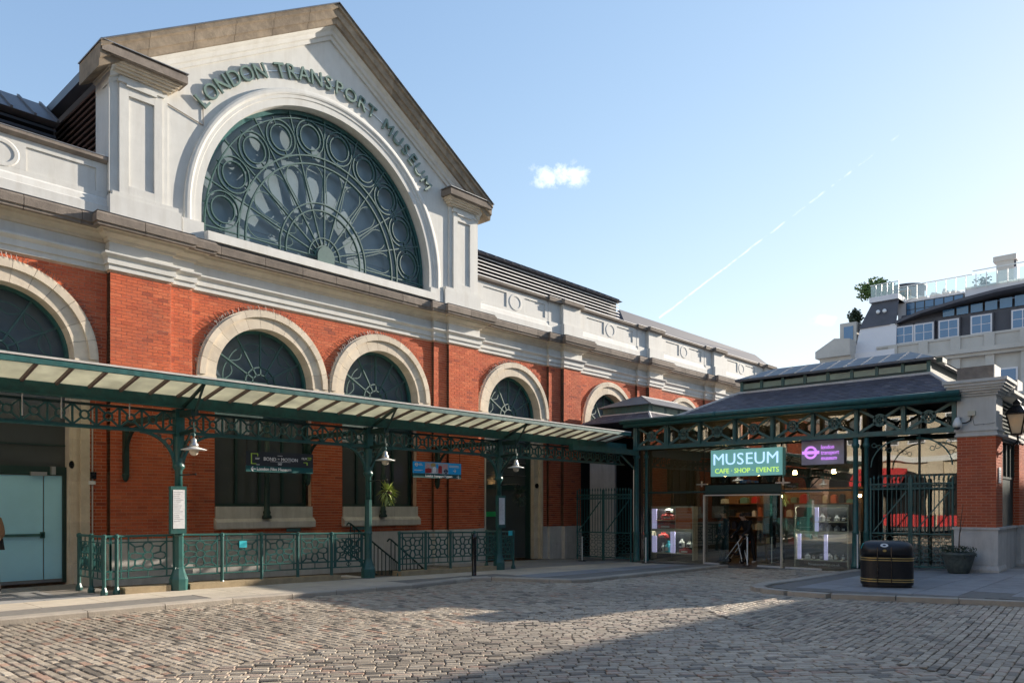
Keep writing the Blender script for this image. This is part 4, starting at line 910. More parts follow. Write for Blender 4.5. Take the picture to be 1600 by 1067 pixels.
def rail_bay(parent, a, b, za, zb_, top, m, dense=False):
    a, b = Vector(a), Vector(b); L = (b - a).length; d = (b - a) / L
    def P(s, z): q = a + d * (L / 2 + s); return (q.x, q.y, (za + zb_) / 2 + (zb_ - za) * s / L + z)
    w = min(.36, L / 2 - .1); mb = MB()
    for z, r in ((top - .012, .024), (top - .13, .013), (.36, .018), (.22, .016)): mb.tube([P(-L / 2, z), P(L / 2, z)], r, 6)
    for s in ((-w, w) if L < .95 else (-L / 2 + .08, -w, w, L / 2 - .08)): mb.tube([P(s, .22), P(s, top)], .017, 4)
    for z0, z1 in ((.22, .36), (top - .13, top)): mb.tube([P(0, z0), P(0, z1)], .011, 4)
    zc = (.36 + top - .13) / 2; flower(mb, P, w, (top - .13 - .36) / 2, zc)
    if dense: mb.tube([P(0, .23), P(.07, .29), P(0, .35), P(-.07, .29)], .011, 4, True); flower(mb, lambda s, z: P(s + .05, z), w * .7, .2, zc + .05)
    return obj('panel', mb, m, parent)
def rail_post(parent, x, y, z, top, m, r=.036):
    return obj('post', MB().lathe([(r + .03, .0), (r + .03, .06), (r + .012, .1), (r, .14), (r, top - .06), (r + .012, top - .04), (r + .012, top + .01), (r * .6, top + .03)], (x, y, z), 8), m, parent)
def railing(label, posts, m, plinths, dense=()):
    t = thing('railing', (posts[0][0], posts[0][1], gz(*posts[0])), label, 'railing', 'green flower pattern railings under the canopy')
    Z = lambda p: gz(*p) + .07
    for i, p in enumerate(posts):
        if all(math.hypot(p[0] - c, p[1] - 15.15) > .2 for c in COLX): rail_post(t, p[0], p[1], gz(*p), 1.10, m)
        if i: rail_bay(t, (*posts[i - 1], 0), (*p, 0), Z(posts[i - 1]), Z(p), 1.03, m, i in dense)
    for a, b in plinths:
        n = max(1, round((b - a) / 1.3))
        for k in range(n):
            p, q = a + (b - a) * k / n + .003, a + (b - a) * (k + 1) / n - .003
            obj('plinth_stone', slab(MB(), p, q, 15.05, 15.40, lambda x, y: gz(x, y) + .115, .3), 'plinth_stone', t)
    return t
ra = railing('sunlit green railing of flower panels left of the basement stair', [(5.40, 16.5), (5.40, 15.85), (5.40, 15.2), (5.62, 15.2), (6.77, 15.2), (7.70, 15.2), (8.60, 15.2), (9.49, 15.2), (10.39, 15.2), (11.35, 15.2)], 'green_light', [(5.72, 6.58), (6.96, 10.55)], (9,))
rb2 = railing('shaded green railing of flower panels right of the basement stair', [(12.42, 15.2), (13.3, 15.2), (14.19, 15.2), (15.1, 15.2), (16.05, 15.2), (16.72, 15.2), (16.72, 16.3)], 'green_light', [(12.36, 15.85)])
for par, x, z in ((ra, 8.15, .78), (rb2, 16.55, .80)): obj('tag', MB().box(x - .085, x + .085, 15.155, 15.165, z, z + .14), 'cyan_tag', par)
def stair_rail(label, xa, xb, y, za, zb_):
    t = thing('stair_handrail', (xa, y, za - .95), label, 'handrail', 'handrails of the basement stair'); L = xb - xa
    obj('rail', MB().tube([(xa - .12, y, za - .04), (xa - .06, y, za + .02), (xa, y, za), (xb, y, zb_)], .024, 6), 'green_dark', t); obj('lower_rail', MB().bar((xa, y, za - .8), (xb, y, zb_ - .8), .03), 'green_dark', t)
    n = int(L / .12)
    for k in range(n + 1):
        x = xa + L * k / n; z = za + (zb_ - za) * k / n; obj('baluster', MB().box(x - .009, x + .009, y - .009, y + .009, z - (.95 if k in (0, n) else .8), z), 'green_dark', t)
stair_rail('dark green sloping handrail at the back of the basement stair', 12.0, 13.68, 16.7, 1.2, .02); stair_rail('dark green sloping handrail at the front of the basement stair, behind the shaded railing', 12.41, 13.56, 15.52, .80, -.05)
tag(obj('bollard', MB().lathe([(.075, -.02), (.06, 0), (.058, .93), (.064, .95), (.064, .985), (.055, 1.0), (.05, 1.06), (.02, 1.07)], (13.85, 13.95, gz(13.85, 13.95)), 16), 'black_paint', None, True), 'slim black bollard standing on the pavement in front of the railing', 'bollard')
# conduit and switch on the brick between doorway and railing
cd = thing('wall_conduit', (6.15, 18.03, .95), 'pale pipe with small switch box on brick beside the teal door', 'pipe'); obj('pipe', MB().tube([(6.18, 18.07, .95), (6.18, 18.07, 3.9)], .017, 6), 'stone_pale', cd); obj('switch_box', MB().box(6.12, 6.24, 18.0, 18.09, 2.25, 2.40), 'black_paint', cd); obj('label_plate', MB().box(6.09, 6.23, 18.03, 18.045, 2.13, 2.21), 'white', cd)
# ------------------------------------------------------------------ entrance pavilion
PX = 22.6
pav = thing('entrance_pavilion', (25.5, 9.9, -.3), 'glazed shop entrance with green iron girder, slated roof and rooftop lantern', 'building')
YA, YB = 14.75, 4.93
fl = obj('floor', MB().box(22.5, 31.2, 4.2, 14.9, -.5, -.24), 'interior_floor', pav)
# slated hip roof: eaves at EX, lantern base above
EX, EZ, LX, LZ = 22.32, 4.60, 24.0, 5.42
ya, yb, la, lb = 14.9, 4.75, 11.55, 5.86
BX = 30.5; LX2 = 28.3
def slates(parent, p0, p1, q0, q1, rows, wid):           # courses between an eaves line p0-p1 and a top line q0-q1
    p0, p1, q0, q1 = map(Vector, (p0, p1, q0, q1)); nrm = (p1 - p0).cross(q0 - p0).normalized()
    if nrm.z < 0: nrm = -nrm
    mb = MB()
    for r in range(rows):
        a0, a1 = p0.lerp(q0, r / rows), p1.lerp(q1, r / rows); b0, b1 = p0.lerp(q0, min(1, (r + 1.1) / rows)), p1.lerp(q1, min(1, (r + 1.1) / rows))
        n = max(1, int((a1 - a0).length / wid)); sh = (r % 2) * .5
        for k in range(-1, n):
            s0, s1 = max(0, (k + sh) / n), min(1, (k + 1 + sh) / n)
            if s1 - s0 < .02 / max(1, n): continue
            g = .0035 / max(.3, (a1 - a0).length); s0 += g; s1 -= g
            lift = nrm * (.016 + random.uniform(0, .004)); A, B, C, D_ = a0.lerp(a1, s0), a0.lerp(a1, s1), b0.lerp(b1, s1), b0.lerp(b1, s0)
            f = random.uniform(.75, 1.2); mb.cur = (.11 * f, .107 * f, .13 * f) if random.random() > .15 else (.15 * f, .14 * f, .155 * f)
            mb.add([A + lift, B + lift, C + nrm * .003, D_ + nrm * .003, A + nrm * .001, B + nrm * .001], [(0, 1, 2, 3), (4, 5, 1, 0)])
    return obj('slates', mb, 'slate', parent, kind='stuff')
core = MB().add([(EX, ya - 1.9, EZ), (EX, yb, EZ), (BX + 1.8, yb, EZ), (BX + 1.8, ya - 1.9, EZ), (LX, la, LZ), (LX, lb, LZ), (LX2, lb, LZ), (LX2, la, LZ)], [(0, 1, 5, 4), (1, 2, 6, 5), (2, 3, 7, 6), (3, 0, 4, 7), (3, 2, 1, 0)])
roof = obj('roof', core, 'bg_slate', pav)
slates(roof, (EX - .02, ya - 1.9, EZ - .01), (EX - .02, yb, EZ - .01), (LX, la, LZ), (LX, lb, LZ), 15, .22)
slates(roof, (EX, yb - .02, EZ - .01), (BX + 1.8, yb - .02, EZ - .01), (LX, lb, LZ), (LX2, lb, LZ), 15, .25)
slates(roof, (BX + 1.8, ya - 1.88, EZ), (EX, ya - 1.88, EZ), (LX2, la, LZ), (LX, la, LZ), 15, .25)
obj('lead_hip', MB().tube([(EX, ya - 1.9, EZ + .02), (LX, la, LZ + .02)], .045, 6), 'stone_pale', roof); obj('lead_hip', MB().tube([(EX, yb, EZ + .02), (LX, lb, LZ + .02)], .045, 6), 'stone_pale', roof)
obj('lead_apron', MB().box(LX - .10, LX - .01, lb - .06, la + .06, LZ - .04, LZ + .03).box(LX, LX2, lb - .08, lb - .01, LZ - .04, LZ + .03), 'stone_pale', roof)
# lantern with green glass
lan = obj('lantern', MB().box(LX, LX2, lb, lb + .05, LZ, LZ + .1).box(LX, LX2, la - .05, la, LZ, LZ + .1).box(LX, LX + .05, lb, la, LZ, LZ + .1).box(LX + .3, LX2, lb + .3, la - .3, LZ - .1, LZ + .02), 'green_dark', roof)
nL = 8
for k in range(nL + 1):
    y = lb + (la - lb) * k / nL; obj('mullion', MB().box(LX - .015, LX + .06, max(lb, y - .045), min(la, y + .045), LZ + .1, LZ + .37), 'green_paint', lan)
    if k < nL: y1 = lb + (la - lb) * (k + 1) / nL; obj('pane', MB().box(LX + .02, LX + .03, y + .05, y1 - .05, LZ + .12, LZ + .30), 'skylight_glass', lan)
obj('end_louvre', MB().box(LX + .1, LX2 - .1, lb + .01, lb + .03, LZ + .1, LZ + .36).box(LX + .1, LX2 - .1, la - .03, la - .01, LZ + .1, LZ + .36), 'green_dark', lan); obj('corner_post', MB().box(LX - .02, LX + .08, lb - .02, lb + .08, LZ, LZ + .38).box(LX - .02, LX + .08, la - .08, la + .02, LZ, LZ + .38), 'green_paint', lan)
e, t, rz = LZ + .37, LZ + .43, 6.28
lr = obj('lantern_roof', MB().box(LX - .16, LX2 + .16, lb - .14, la + .14, e, t).add([(LX - .18, la + .16, t), (LX - .18, lb - .16, t), (LX2 + .18, lb - .16, t), (LX2 + .18, la + .16, t), (25.0, 10.86, rz), (25.0, 6.62, rz), (27.4, 6.62, rz), (27.4, 10.86, rz)], [(0, 1, 5, 4), (1, 2, 6, 5), (2, 3, 7, 6), (3, 0, 4, 7), (4, 5, 6, 7)]), 'roof_metal', lan)
for k in range(13):
    f = k / 12; y = lb - .16 + (la - lb + .32) * f; y2 = min(max(y, 6.62), 10.86); x2 = LX - .18 + 1.18 * (1 if y == y2 else max(0, 1 - abs(y - y2) / .95)); z2 = t + (rz - t) * (x2 - LX + .18) / 1.18
    if x2 > LX: obj('roof_seam', MB().bar((LX - .18, y, t + .005), (x2, y, z2 + .005), .05, .004), 'roof_metal', lr)
obj('bracket_end', MB().box(LX + .02, LX + .5, lb - .32, lb - .16, e - .08, e + .05), 'green_dark', lan)
# gutter and girder
gt = MB(); gt.tube([(EX - .06, ya + .3, EZ - .03), (EX - .06, yb - .0, EZ - .03)], .085, 10); gt.box(EX - .04, EX + .12, yb, ya + .2, EZ - .22, EZ - .05)
obj('gutter', gt, 'green_paint', pav, True); obj('gutter_joint', MB().lathe([(.098, -.04), (.098, .04)], (0, 0, 0), 10), 'green_paint', pav, loc=(EX - .06, 11.6, EZ - .03), rot=(R(90), 0, 0))
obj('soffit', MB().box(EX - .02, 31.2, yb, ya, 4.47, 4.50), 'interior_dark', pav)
obj('side_roof', MB().add([(EX - .2, ya - 2.0, EZ - .02), (EX - .2, 18.6, EZ - .02), (31, 18.6, EZ - .02), (31, ya - 2, EZ - .02)], [(0, 1, 2, 3)]), 'bg_slate', pav)
gd = obj('girder', MB().box(PX - .07, PX + .07, YB, YA + .08, 4.40, 4.48).box(PX - .09, PX + .09, YB, YA + .08, 3.60, 3.69).box(PX - .02, PX + .02, YB, YA, 3.69, 3.74), 'green_paint', pav)
NP = 8; pw = (YA - YB) / NP
for k in range(NP + 1):
    y = YA - pw * k; h = .075 if k in (0, 1) else .05
    obj('girder_post', MB().box(PX - .085, PX + .085, y - h, y + h, 3.69, 4.40).box(PX - .10, PX - .085, y - .02, y + .02, 3.72, 4.38), 'green_paint', gd)
    if k == NP: break
    yc = y - pw / 2; mb = MB()
    for s in (-1, 1):
        for q in (-1, 1): mb.bar((PX, yc + s * .10, 4.045 + q * .06), (PX, yc + s * (pw / 2 - .05), 4.045 + q * .33), .07, .06, (1, 0, 0))
    r2_ = MB().ring(0, 0, -.03, .03, .13, .18, 0, 2 * PI, 22, True)
    for a in range(6): r2_.ring(.075 * math.cos(a * PI / 3), .075 * math.sin(a * PI / 3), -.025, .025, .02, .055, 0, 2 * PI, 10, True)
    mb.add([(PX + py_, yc + px_, 4.045 + pz_) for px_, py_, pz_ in r2_.v], r2_.f); obj('girder_panel', mb, 'green_paint', gd)
def iron_col(y, x=PX, r=.075):
    zb = gz(x, y)
    return obj('column', MB().lathe([(r + .05, zb), (r + .05, zb + .1), (r + .02, zb + .16), (r + .015, zb + 1.0), (r + .03, zb + 1.03), (r, zb + 1.08), (r * .9, 3.3), (r + .03, 3.34), (r + .03, 3.4), (r, 3.45), (r, 3.62)], (x, y, 0), 12), 'green_paint', pav, True)
iron_col(YA, PX, .09); iron_col(YA - .28, PX + .2, .05); iron_col(7.42); iron_col(7.13, PX, .06)
obj('head_beam', MB().box(18.9, PX, 14.66, 14.84, 3.42, 3.60).bar((21.6, 14.75, 3.42), (22.55, 14.75, 2.9), .05), 'green_paint', pav)
# glass front, door opening, signs fixed to it
GX = 22.95
fr = MB(); DY0, DY1 = 9.74, 12.32; DZ = 2.0
front = obj('glass_front', MB().box(GX - .03, GX + .03, 7.25, 14.68, 3.66, 3.72).box(GX - .03, GX + .03, 7.25, 14.68, 2.10, 2.16), 'green_dark', pav)
obj('door_frame', MB().box(GX - .05, GX + .05, DY1, DY1 + .035, -.28, DZ + .03).box(GX - .05, GX + .05, DY0 - .035, DY0, -.28, DZ + .03).box(GX - .05, GX + .05, DY0 - .035, DY1 + .035, DZ, DZ + .035), 'stone_cream', front)
obj('door_header', MB().box(GX + .02, GX + .2, DY0, DY1, 2.05, 2.35), 'green_dark', front)
for a, b, z0, z1 in ((DY1 + .04, 13.5, -.26, 2.1), (13.51, 14.68, -.28, 2.1), (DY1 + .04, 14.68, 2.16, 3.66), (DY0, DY1, 2.40, 3.66), (8.5, DY0 - .04, -.26, 2.1), (7.25, 8.49, -.26, 2.1), (7.25, DY0 - .04, 2.16, 3.66), (7.25, 14.68, 3.72, 4.46)):
    obj('pane', MB().box(GX - .006, GX + .006, a, b, z0, z1), 'glass_front', front)
for a, b in ((11.5, DY1), (DY0, 10.55)): obj('sliding_door', MB().box(GX + .08, GX + .092, a, b, -.24, DZ), 'glass_front', front)
for a, b in ((DY0, 10.5), (11.8, DY1), (8.5, 9.6)): obj('threshold', MB().box(GX - .03, GX + .05, a, b, -.26, -.19), 'stone_pale', front)
obj('glazing_clip', MB().box(GX - .05, GX, 12.2, 12.6, 2.36, 2.40).box(GX - .05, GX, 9.45, 9.9, 2.36, 2.40).box(GX - .04, GX, 12.4, 12.44, 2.3, 2.48).box(GX - .04, GX, 9.64, 9.68, 2.3, 2.48), 'steel', front)
obj('edge_bar', MB().box(GX - .02, GX + .02, 8.5, 9.6, 2.085, 2.1), 'white', front)
ms = thing('museum_sign', (22.8, 10.85, 2.6), 'teal sign board with large glowing blue and lime lettering over the doors', 'sign')
obj('board', MB().box(22.80, 22.86, 9.65, 12.02, 2.62, 3.47), 'light_box', ms); [text_obj('letter', c_, .52, 'neon_blue', ms, (22.785, y_, 2.99), FACE_W, .006, 0, sx=1.08) for c_, y_ in zip('MUSEUM', (11.735, 11.325, 10.99, 10.70, 10.35, 9.935))]; [text_obj('lettering', c_, .215, 'neon_lime', ms, (22.785, y_, 2.72), FACE_W, .006, 0, label='lime green word') for c_, y_ in (('CAFE', 11.62), ('·', 11.285), ('SHOP', 10.93), ('·', 10.57), ('EVENTS', 10.10))]
rs = thing('roundel_sign', (22.8, 8.45, 2.9), 'grey glass sign with purple glowing bar and ring emblem and lettering', 'sign')
obj('board', MB().box(22.82, 22.85, 7.82, 9.05, 2.89, 3.60), 'sign_glass', rs)
r_ = MB().ring(0, 0, -.008, .008, .13, .19, 0, 2 * PI, 28, True).box(-.25, .25, -.012, .012, -.045, .045); obj('emblem', MB().add([(22.80 + b, 8.77 - a, 3.25 + c_) for a, b, c_ in r_.v], r_.f), 'neon_purple', rs)
for k, w_ in enumerate(('london', 'transport', 'museum')): text_obj('lettering', w_, .175, 'neon_purple', rs, (22.80, 8.47, 3.34 - .16 * k), FACE_W, .005, 0, 'LEFT', sx=.78)
# inside the shop
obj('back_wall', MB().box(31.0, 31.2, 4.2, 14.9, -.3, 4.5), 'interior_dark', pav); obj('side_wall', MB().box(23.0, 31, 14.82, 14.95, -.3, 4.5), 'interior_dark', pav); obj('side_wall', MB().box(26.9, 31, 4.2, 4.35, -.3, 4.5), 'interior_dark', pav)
sh = obj('shop_shelves', MB().box(26.9, 27.0, 8.6, 13.6, -.25, 2.3), 'interior_wood', pav)
shelf_mats = ['red_paint', 'navy', 'cabinet', 'interior_wood', 'orange_poster', 'sign_teal', 'cabinet', 'sign_dark', 'interior_wood', 'paper']
for k in range(4):
    z = .3 + .48 * k; obj('shelf', MB().box(26.45, 26.9, 8.7, 13.5, z, z + .03), 'interior_wood', sh)
    y = 8.8
    while y < 13.4:
        w_ = random.uniform(.12, .3); h_ = random.uniform(.12, .36); obj('goods', MB().prism([(y, z + .03), (y + w_, z + .03), (y + w_, z + .03 + h_ * .8), (y + w_ * .6, z + .03 + h_), (y + .02, z + .03 + h_ * .9)], 'x', 26.5, 26.7), random.choice(shelf_mats), sh); y += w_ + random.uniform(.04, .2)
for k in range(4): obj('shelf_lamp', MB().lathe([(.02, 0), (.07, 0), (.05, .12), (.02, .13)], (25.9, 9.2 + 1.3 * k, 2.75), 10), 'warm_lamp', pav)
obj('counter', MB().box(25.2, 25.8, 8.0, 9.9, -.25, .8).box(25.1, 25.9, 7.9, 10.0, .8, .86), 'interior_wood', pav); obj('wall_lamp', MB().sphere((26.0, 8.4, 2.0), .05, 10, 6), 'warm_lamp', pav)
obj('dark_partition', MB().box(25.0, 25.4, 10.65, 11.0, -.25, 2.4), 'black_paint', pav)
# gates of wrought iron
def gate(label, P, L, zb, ztop, m, arch=False):
    t = thing('iron_gate', P(0, zb), label, 'gate', 'tall wrought iron gates beside the entrance'); f = MB()
    for z, r in ((zb + .12, .022), (zb + 1.0, .022), (ztop - .32, .02), (ztop - .18, .02)): f.tube([P(0, z), P(L, z)], r, 6)
    for s in (0.03, L / 2 - .03, L / 2 + .03, L - .03): f.tube([P(s, zb), P(s, ztop)], .028, 6)
    obj('gate_frame', f, m, t); n = int(L / .115); sp = MB()
    for k in range(1, n):
        s = L * k / n; b = MB().tube([P(s, zb + 1.0), P(s, ztop - .05)], .012, 5)
        b.tube([P(s, ztop - .06), P(s, ztop - .01), P(s, ztop + .07)], [.012, .028, .003], 5); obj('bar', b, m, t)
    sc_ = MB()
    for k in range(n):
        s = L * (k + .5) / n; sc_.tube([P(s + .035 * math.cos(2 * PI * i / 8), ztop - .25 + .045 * math.sin(2 * PI * i / 8)) for i in range(8)], .009, 4, True)
    obj('scroll_band', sc_, m, t)
    for h in range(2):
        c = L * (.25 + .5 * h); lp = MB()
        for q in range(2): flower(lp, lambda s, z, c=c, q=q: P(c + (q - .5) * L * .24 + s, z), L * .115, .2, zb + .34, .01); flower(lp, lambda s, z, c=c, q=q: P(c + (q - .5) * L * .24 + s, z), L * .115, .2, zb + .76, .01)
        lp.bar(P(L * (.05 + .5 * h), zb + 1.05), P(L * (.45 + .5 * h), ztop - .4), .03); obj('lower_panel', lp, m, t)
    if arch:
        for s in (-1, 1):
            c = MB(); x0 = 0 if s < 0 else L
            pts = [P(x0 - s * (.9 - .86 * math.cos(a)), 2.75 + .75 * math.sin(a)) for a in [PI / 2 * i / 8 for i in range(9)]]; c.tube(pts, .02, 5)
            for i in range(4): cc = (.12 + .13 * i, 3.35 - .05 * i); c.tube([P(x0 - s * (cc[0] + .06 * math.cos(2 * PI * j / 8)), cc[1] + .06 * math.sin(2 * PI * j / 8)) for j in range(8)], .012, 4, True)
            obj('spandrel_scroll', c, m, t)
    return t
gate('shaded dark green gate between the brick hall and the glass front', lambda s, z: (22.45, 17.25 - s, z), 2.4, -.28, 2.25, 'green_paint')
gate('green gate with scrolled top between the glass front and brick pier', lambda s, z: (22.62, 7.05 - s, z), 2.1, -.09, 2.45, 'green_paint', True)
# glazing and passage behind the gates
obj('pane', MB().box(23.6, 23.612, 4.96, 7.1, -.12, 4.4), 'glass_front', pav); obj('back_screen', MB().box(25.6, 25.7, 4.9, 7.2, -.2, 4.45), 'interior_dark', pav); obj('side_screen', MB().box(23.0, 25.6, 7.18, 7.25, -.25, 4.45), 'interior_dark', pav)
obj('mullion', MB().box(23.57, 23.63, 6.0, 6.05, -.12, 4.4).box(23.57, 23.63, 4.96, 7.1, 2.5, 2.56), 'green_dark', pav)
ps = thing('passage', (24.5, 16.2, -.3), 'dim covered passage with pale back wall behind the shaded gate', 'passage'); obj('back_wall', MB().box(27.5, 27.7, 14.9, 17.9, -.35, 4.5), 'interior_dark', ps); obj('pale_panel', MB().box(23.6, 23.7, 16.35, 17.5, -.3, 3.3), 'stone_pale', ps); obj('floor', MB().box(22.5, 27.6, 14.9, 18, -.5, -.30), 'flag_dark', ps); obj('added_dark_side', MB().box(23.55, 27.6, 18.0, 18.06, -.35, 4.5), 'interior_dark', ps); obj('red_tube', MB().bar((24.5, 15.9, 3.2), (24.3, 15.3, 2.3), .07), 'red_paint', ps)  # dark side wall added to keep stray sunlight out of the passage
# second, smaller lantern roof behind
sr = thing('small_lantern_roof', (26.0, 15.9, 4.7), 'small slated roof with raised lantern between brick hall and entrance roof', 'roof')
c0 = [(22.9, 14.3, 4.62), (22.9, 17.8, 4.62), (29.5, 17.8, 4.62), (29.5, 14.3, 4.62)]; c1 = [(24.2, 15.25, 5.12), (24.2, 17.4, 5.12), (28.5, 17.4, 5.12), (28.5, 15.25, 5.12)]
rr_ = obj('roof', MB().add(c0 + c1, [(0, 3, 7, 4), (1, 0, 4, 5), (2, 1, 5, 6), (3, 2, 6, 7)]), 'bg_slate', sr); slates(rr_, c0[1], c0[0], c1[1], c1[0], 9, .24); slates(rr_, c0[0], c0[3], c1[0], c1[3], 9, .24)
obj('lead_hip', MB().tube([c0[0], c1[0]], .05, 6).tube([c1[0], c1[1]], .04, 6).tube([c1[0], c1[3]], .04, 6), 'stone_pale', rr_)
obj('lantern', MB().box(24.25, 28.45, 15.3, 17.35, 5.12, 5.42), 'green_paint', sr)
for k in range(4): obj('pane', MB().box(24.5 + k, 25.3 + k, 15.285, 15.30, 5.16, 5.38), 'skylight_glass', sr)
obj('lantern_roof', MB().add([(24.05, 15.1, 5.42), (24.05, 17.5, 5.42), (28.6, 17.5, 5.42), (28.6, 15.1, 5.42), (25.0, 16.1, 5.86), (25.0, 16.5, 5.86), (27.7, 16.5, 5.86), (27.7, 16.1, 5.86)], [(0, 3, 7, 4), (1, 0, 4, 5), (2, 1, 5, 6), (3, 2, 6, 7), (4, 7, 6, 5), (0, 1, 2, 3)]), 'roof_seam', sr); obj('lead_hip', MB().tube([(24.05, 15.1, 5.43), (25.0, 16.1, 5.87), (27.7, 16.1, 5.87)], .03, 5), 'lead', sr)
# ------------------------------------------------------------------ brick gate pier on the right and the wall beyond
pr = thing('gate_pier', (22.9, 4.4, -.03), 'brick pier with white stone cap, plinth and square block on top', 'pier')
px0, px1, py0, py1 = 22.5, 23.3, 3.98, 4.86
pc = obj('brick_shaft', MB().box(px0 + .008, px1 - .008, py0 + .008, py1 - .008, 1.1, 3.45), 'mortar', pr)
BRm = {}
def pier_bricks(parent, x0, x1, y0, y1, z0, z1):
    for r in range(int((z1 - z0) / CH)):
        z = z0 + r * CH
        for face in (0, 1):
            L = (y1 - y0) if face == 0 else (x1 - x0); n = 4; off = (r % 2) * .5
            for k in range(n + (r % 2)):
                a, b = max(0, (k - off) / n * L), min(L, (k + 1 - off) / n * L); w_ = round(b - a - .01, 3)
                key = (w_, face, random.randrange(4))
                if key not in BRm:
                    m_ = MB(); m_.cur = brick_tint(); m_.box(0, .03 if face == 0 else w_, 0, w_ if face == 0 else .03, 0, CH - .01); BRm[key] = mesh_of(m_, 'brick'); BRm[key].materials.append(MATS['brick'])
                inst('brick', BRm[key], parent, (x0, y0 + a + .005, z + .005) if face == 0 else (x0 + a + .005, y0 - .001, z + .005))
pier_bricks(pc, px0, px1, py0, py1, 1.12, 3.44)
obj('plinth', MB().box(px0 - .07, px1 + .02, py0 - .05, py1 + .05, .15, 1.06).box(px0 - .10, px1 + .02, py0 - .09, py1 + .09, 1.06, 1.115), 'stone_pale', pr); obj('plinth_foot', MB().lathe([(.66, -.15), (.72, -.08), (.74, .04), (.70, .13), (.66, .16)], (px0 + .42, 4.42, 0), 4, PI / 4), 'stone_pale', pr)
obj('neck', MB().box(px0 - .05, px1, py0 - .04, py1 + .04, 3.45, 3.5).box(px0 - .03, px1, py0 - .02, py1 + .02, 3.5, 3.58).box(px0 - .06, px1, py0 - .05, py1 + .05, 3.58, 3.64).box(px0, px1, py0, py1, 3.64, 4.5), 'render_white', pr)
cp = MB()
for o_, z0, z1 in ((.05, 4.48, 4.54), (.10, 4.54, 4.60), (.16, 4.60, 4.66), (.20, 4.66, 4.72), (.24, 4.72, 4.80), (.28, 4.80, 4.88)): cp.box(px0 - o_, px1 + o_, py0 - o_, py1 + o_, z0, z1 - .001)
obj('cap', cp, 'render_white', pr); obj('top_block', MB().box(px0 + .02, px1, py0 + .06, py1 - .0, 4.88, 5.24), 'stone_weathered', pr); obj('painted_sunlit_side', MB().box(px0 + .02, px1, py0 + .04, py0 + .06, 4.88, 5.25), 'render_white', pr)  # white sheet puts the block's sunlit side into its colour
sw = thing('side_wall', (25.2, 4.2, 0), 'dark glazed side wall on white plinth running back from the brick pier', 'wall')
obj('plinth', MB().box(23.3, 25.6, 4.04, 4.3, -.1, 1.06).box(23.3, 25.6, 3.99, 4.3, 1.06, 1.115), 'stone_pale', sw); obj('window_frame', MB().box(23.3, 25.6, 4.12, 4.16, 1.12, 2.4).box(23.3, 25.6, 4.10, 4.16, 2.4, 2.46).box(23.3, 25.6, 4.1, 4.2, 3.38, 3.46), 'green_dark', sw)
for k in range(5): obj('mullion', MB().box(23.34 + .55 * k, 23.40 + .55 * k, 4.09, 4.16, 2.46, 3.38), 'green_dark', sw); 
for k in range(4): obj('pane', MB().box(23.40 + .55 * k, 23.89 + .55 * k, 4.13, 4.14, 2.46, 3.38), 'pane_dark', sw)
obj('louvre_panel', MB().box(23.3, 25.6, 4.12, 4.16, 3.46, 4.5), 'green_dark', sw)
for k in range(9): obj('louvre_blade', MB().box(23.35, 25.55, 4.05, 4.12, 3.55 + .1 * k, 3.58 + .1 * k), 'green_dark', sw)
obj('cornice', MB().box(23.3, 25.6, 3.88, 4.2, 3.46, 3.52).box(23.3, 25.6, 3.80, 4.3, 4.50, 4.58).box(23.3, 25.6, 3.72, 4.3, 4.58, 4.66), 'render_white', sw)
p2 = copy_tree(pr); p2.location = (26.05, 4.4, -.03); p2['label'] = 'second brick pier with white cap at the right edge, behind the street lantern'
for o_ in (pr, p2): o_['group'] = 'brick piers of the side wall'
obj('roof_slope', MB().add([(26.9, 3.6, 4.75), (40, 3.6, 4.75), (40, 5.4, 5.7), (28.2, 5.4, 5.7)], [(0, 1, 2, 3)]), 'green_dark', sw)
# ------------------------------------------------------------------ street furniture
lx, ly, lz = 23.55, 3.70, 3.42
ln = thing('street_lantern', (lx, ly, lz), 'black four-sided glass lantern glowing orange at the right edge', 'lantern')
obj('glass_case', MB().lathe([(.15, .12), (.29, .62)], (lx, ly, lz), 4, PI / 4), 'lantern_glass', ln)
f = MB()
for k in range(4):
    a = PI / 4 + k * PI / 2; f.bar((lx + .15 * math.cos(a), ly + .15 * math.sin(a), lz + .10), (lx + .295 * math.cos(a), ly + .295 * math.sin(a), lz + .63), .028)
f.lathe([(.17, .08), (.18, .12), (.14, .13)], (lx, ly, lz), 4, PI / 4); obj('frame', f, 'black_paint', ln)
obj('hood', MB().lathe([(.32, .61), (.33, .65), (.17, .82), (.12, .84), (.11, .90), (.13, .92), (.06, .98), (.02, 1.02)], (lx, ly, lz), 4, PI / 4), 'black_paint', ln); obj('lamp', MB().sphere((lx, ly, lz + .48), .05, 10, 6), 'gas_glow', ln)
obj('wall_bracket', MB().tube([(lx, ly, lz + .1), (lx + .02, ly - .02, lz - .06), (lx + .2, ly + .1, lz - .16), (lx + .3, 4.1, lz - .1)], .025, 6).tube([(lx + .12 + .07 * math.cos(2 * PI * k / 10), ly, lz - .08 + .07 * math.sin(2 * PI * k / 10)) for k in range(10)], .016, 5, True), 'black_paint', ln)
cc = thing('security_camera', (22.3, 4.78, 3.6), 'white dome security camera with junction box on the pier cap', 'camera')
obj('housing', MB().lathe([(.02, -.02), (.10, -.01), (.11, .04), (.10, .10), (.06, .20), (.03, .24)], (22.28, 4.80, 3.70), 14), 'white_enamel', cc, True); obj('dome', MB().sphere((22.28, 4.80, 3.69), .075, 12, 6), 'pane_dark', cc, True); obj('junction_box', MB().box(22.44, 22.498, 4.43, 4.60, 3.98, 4.10), 'cabinet', cc)
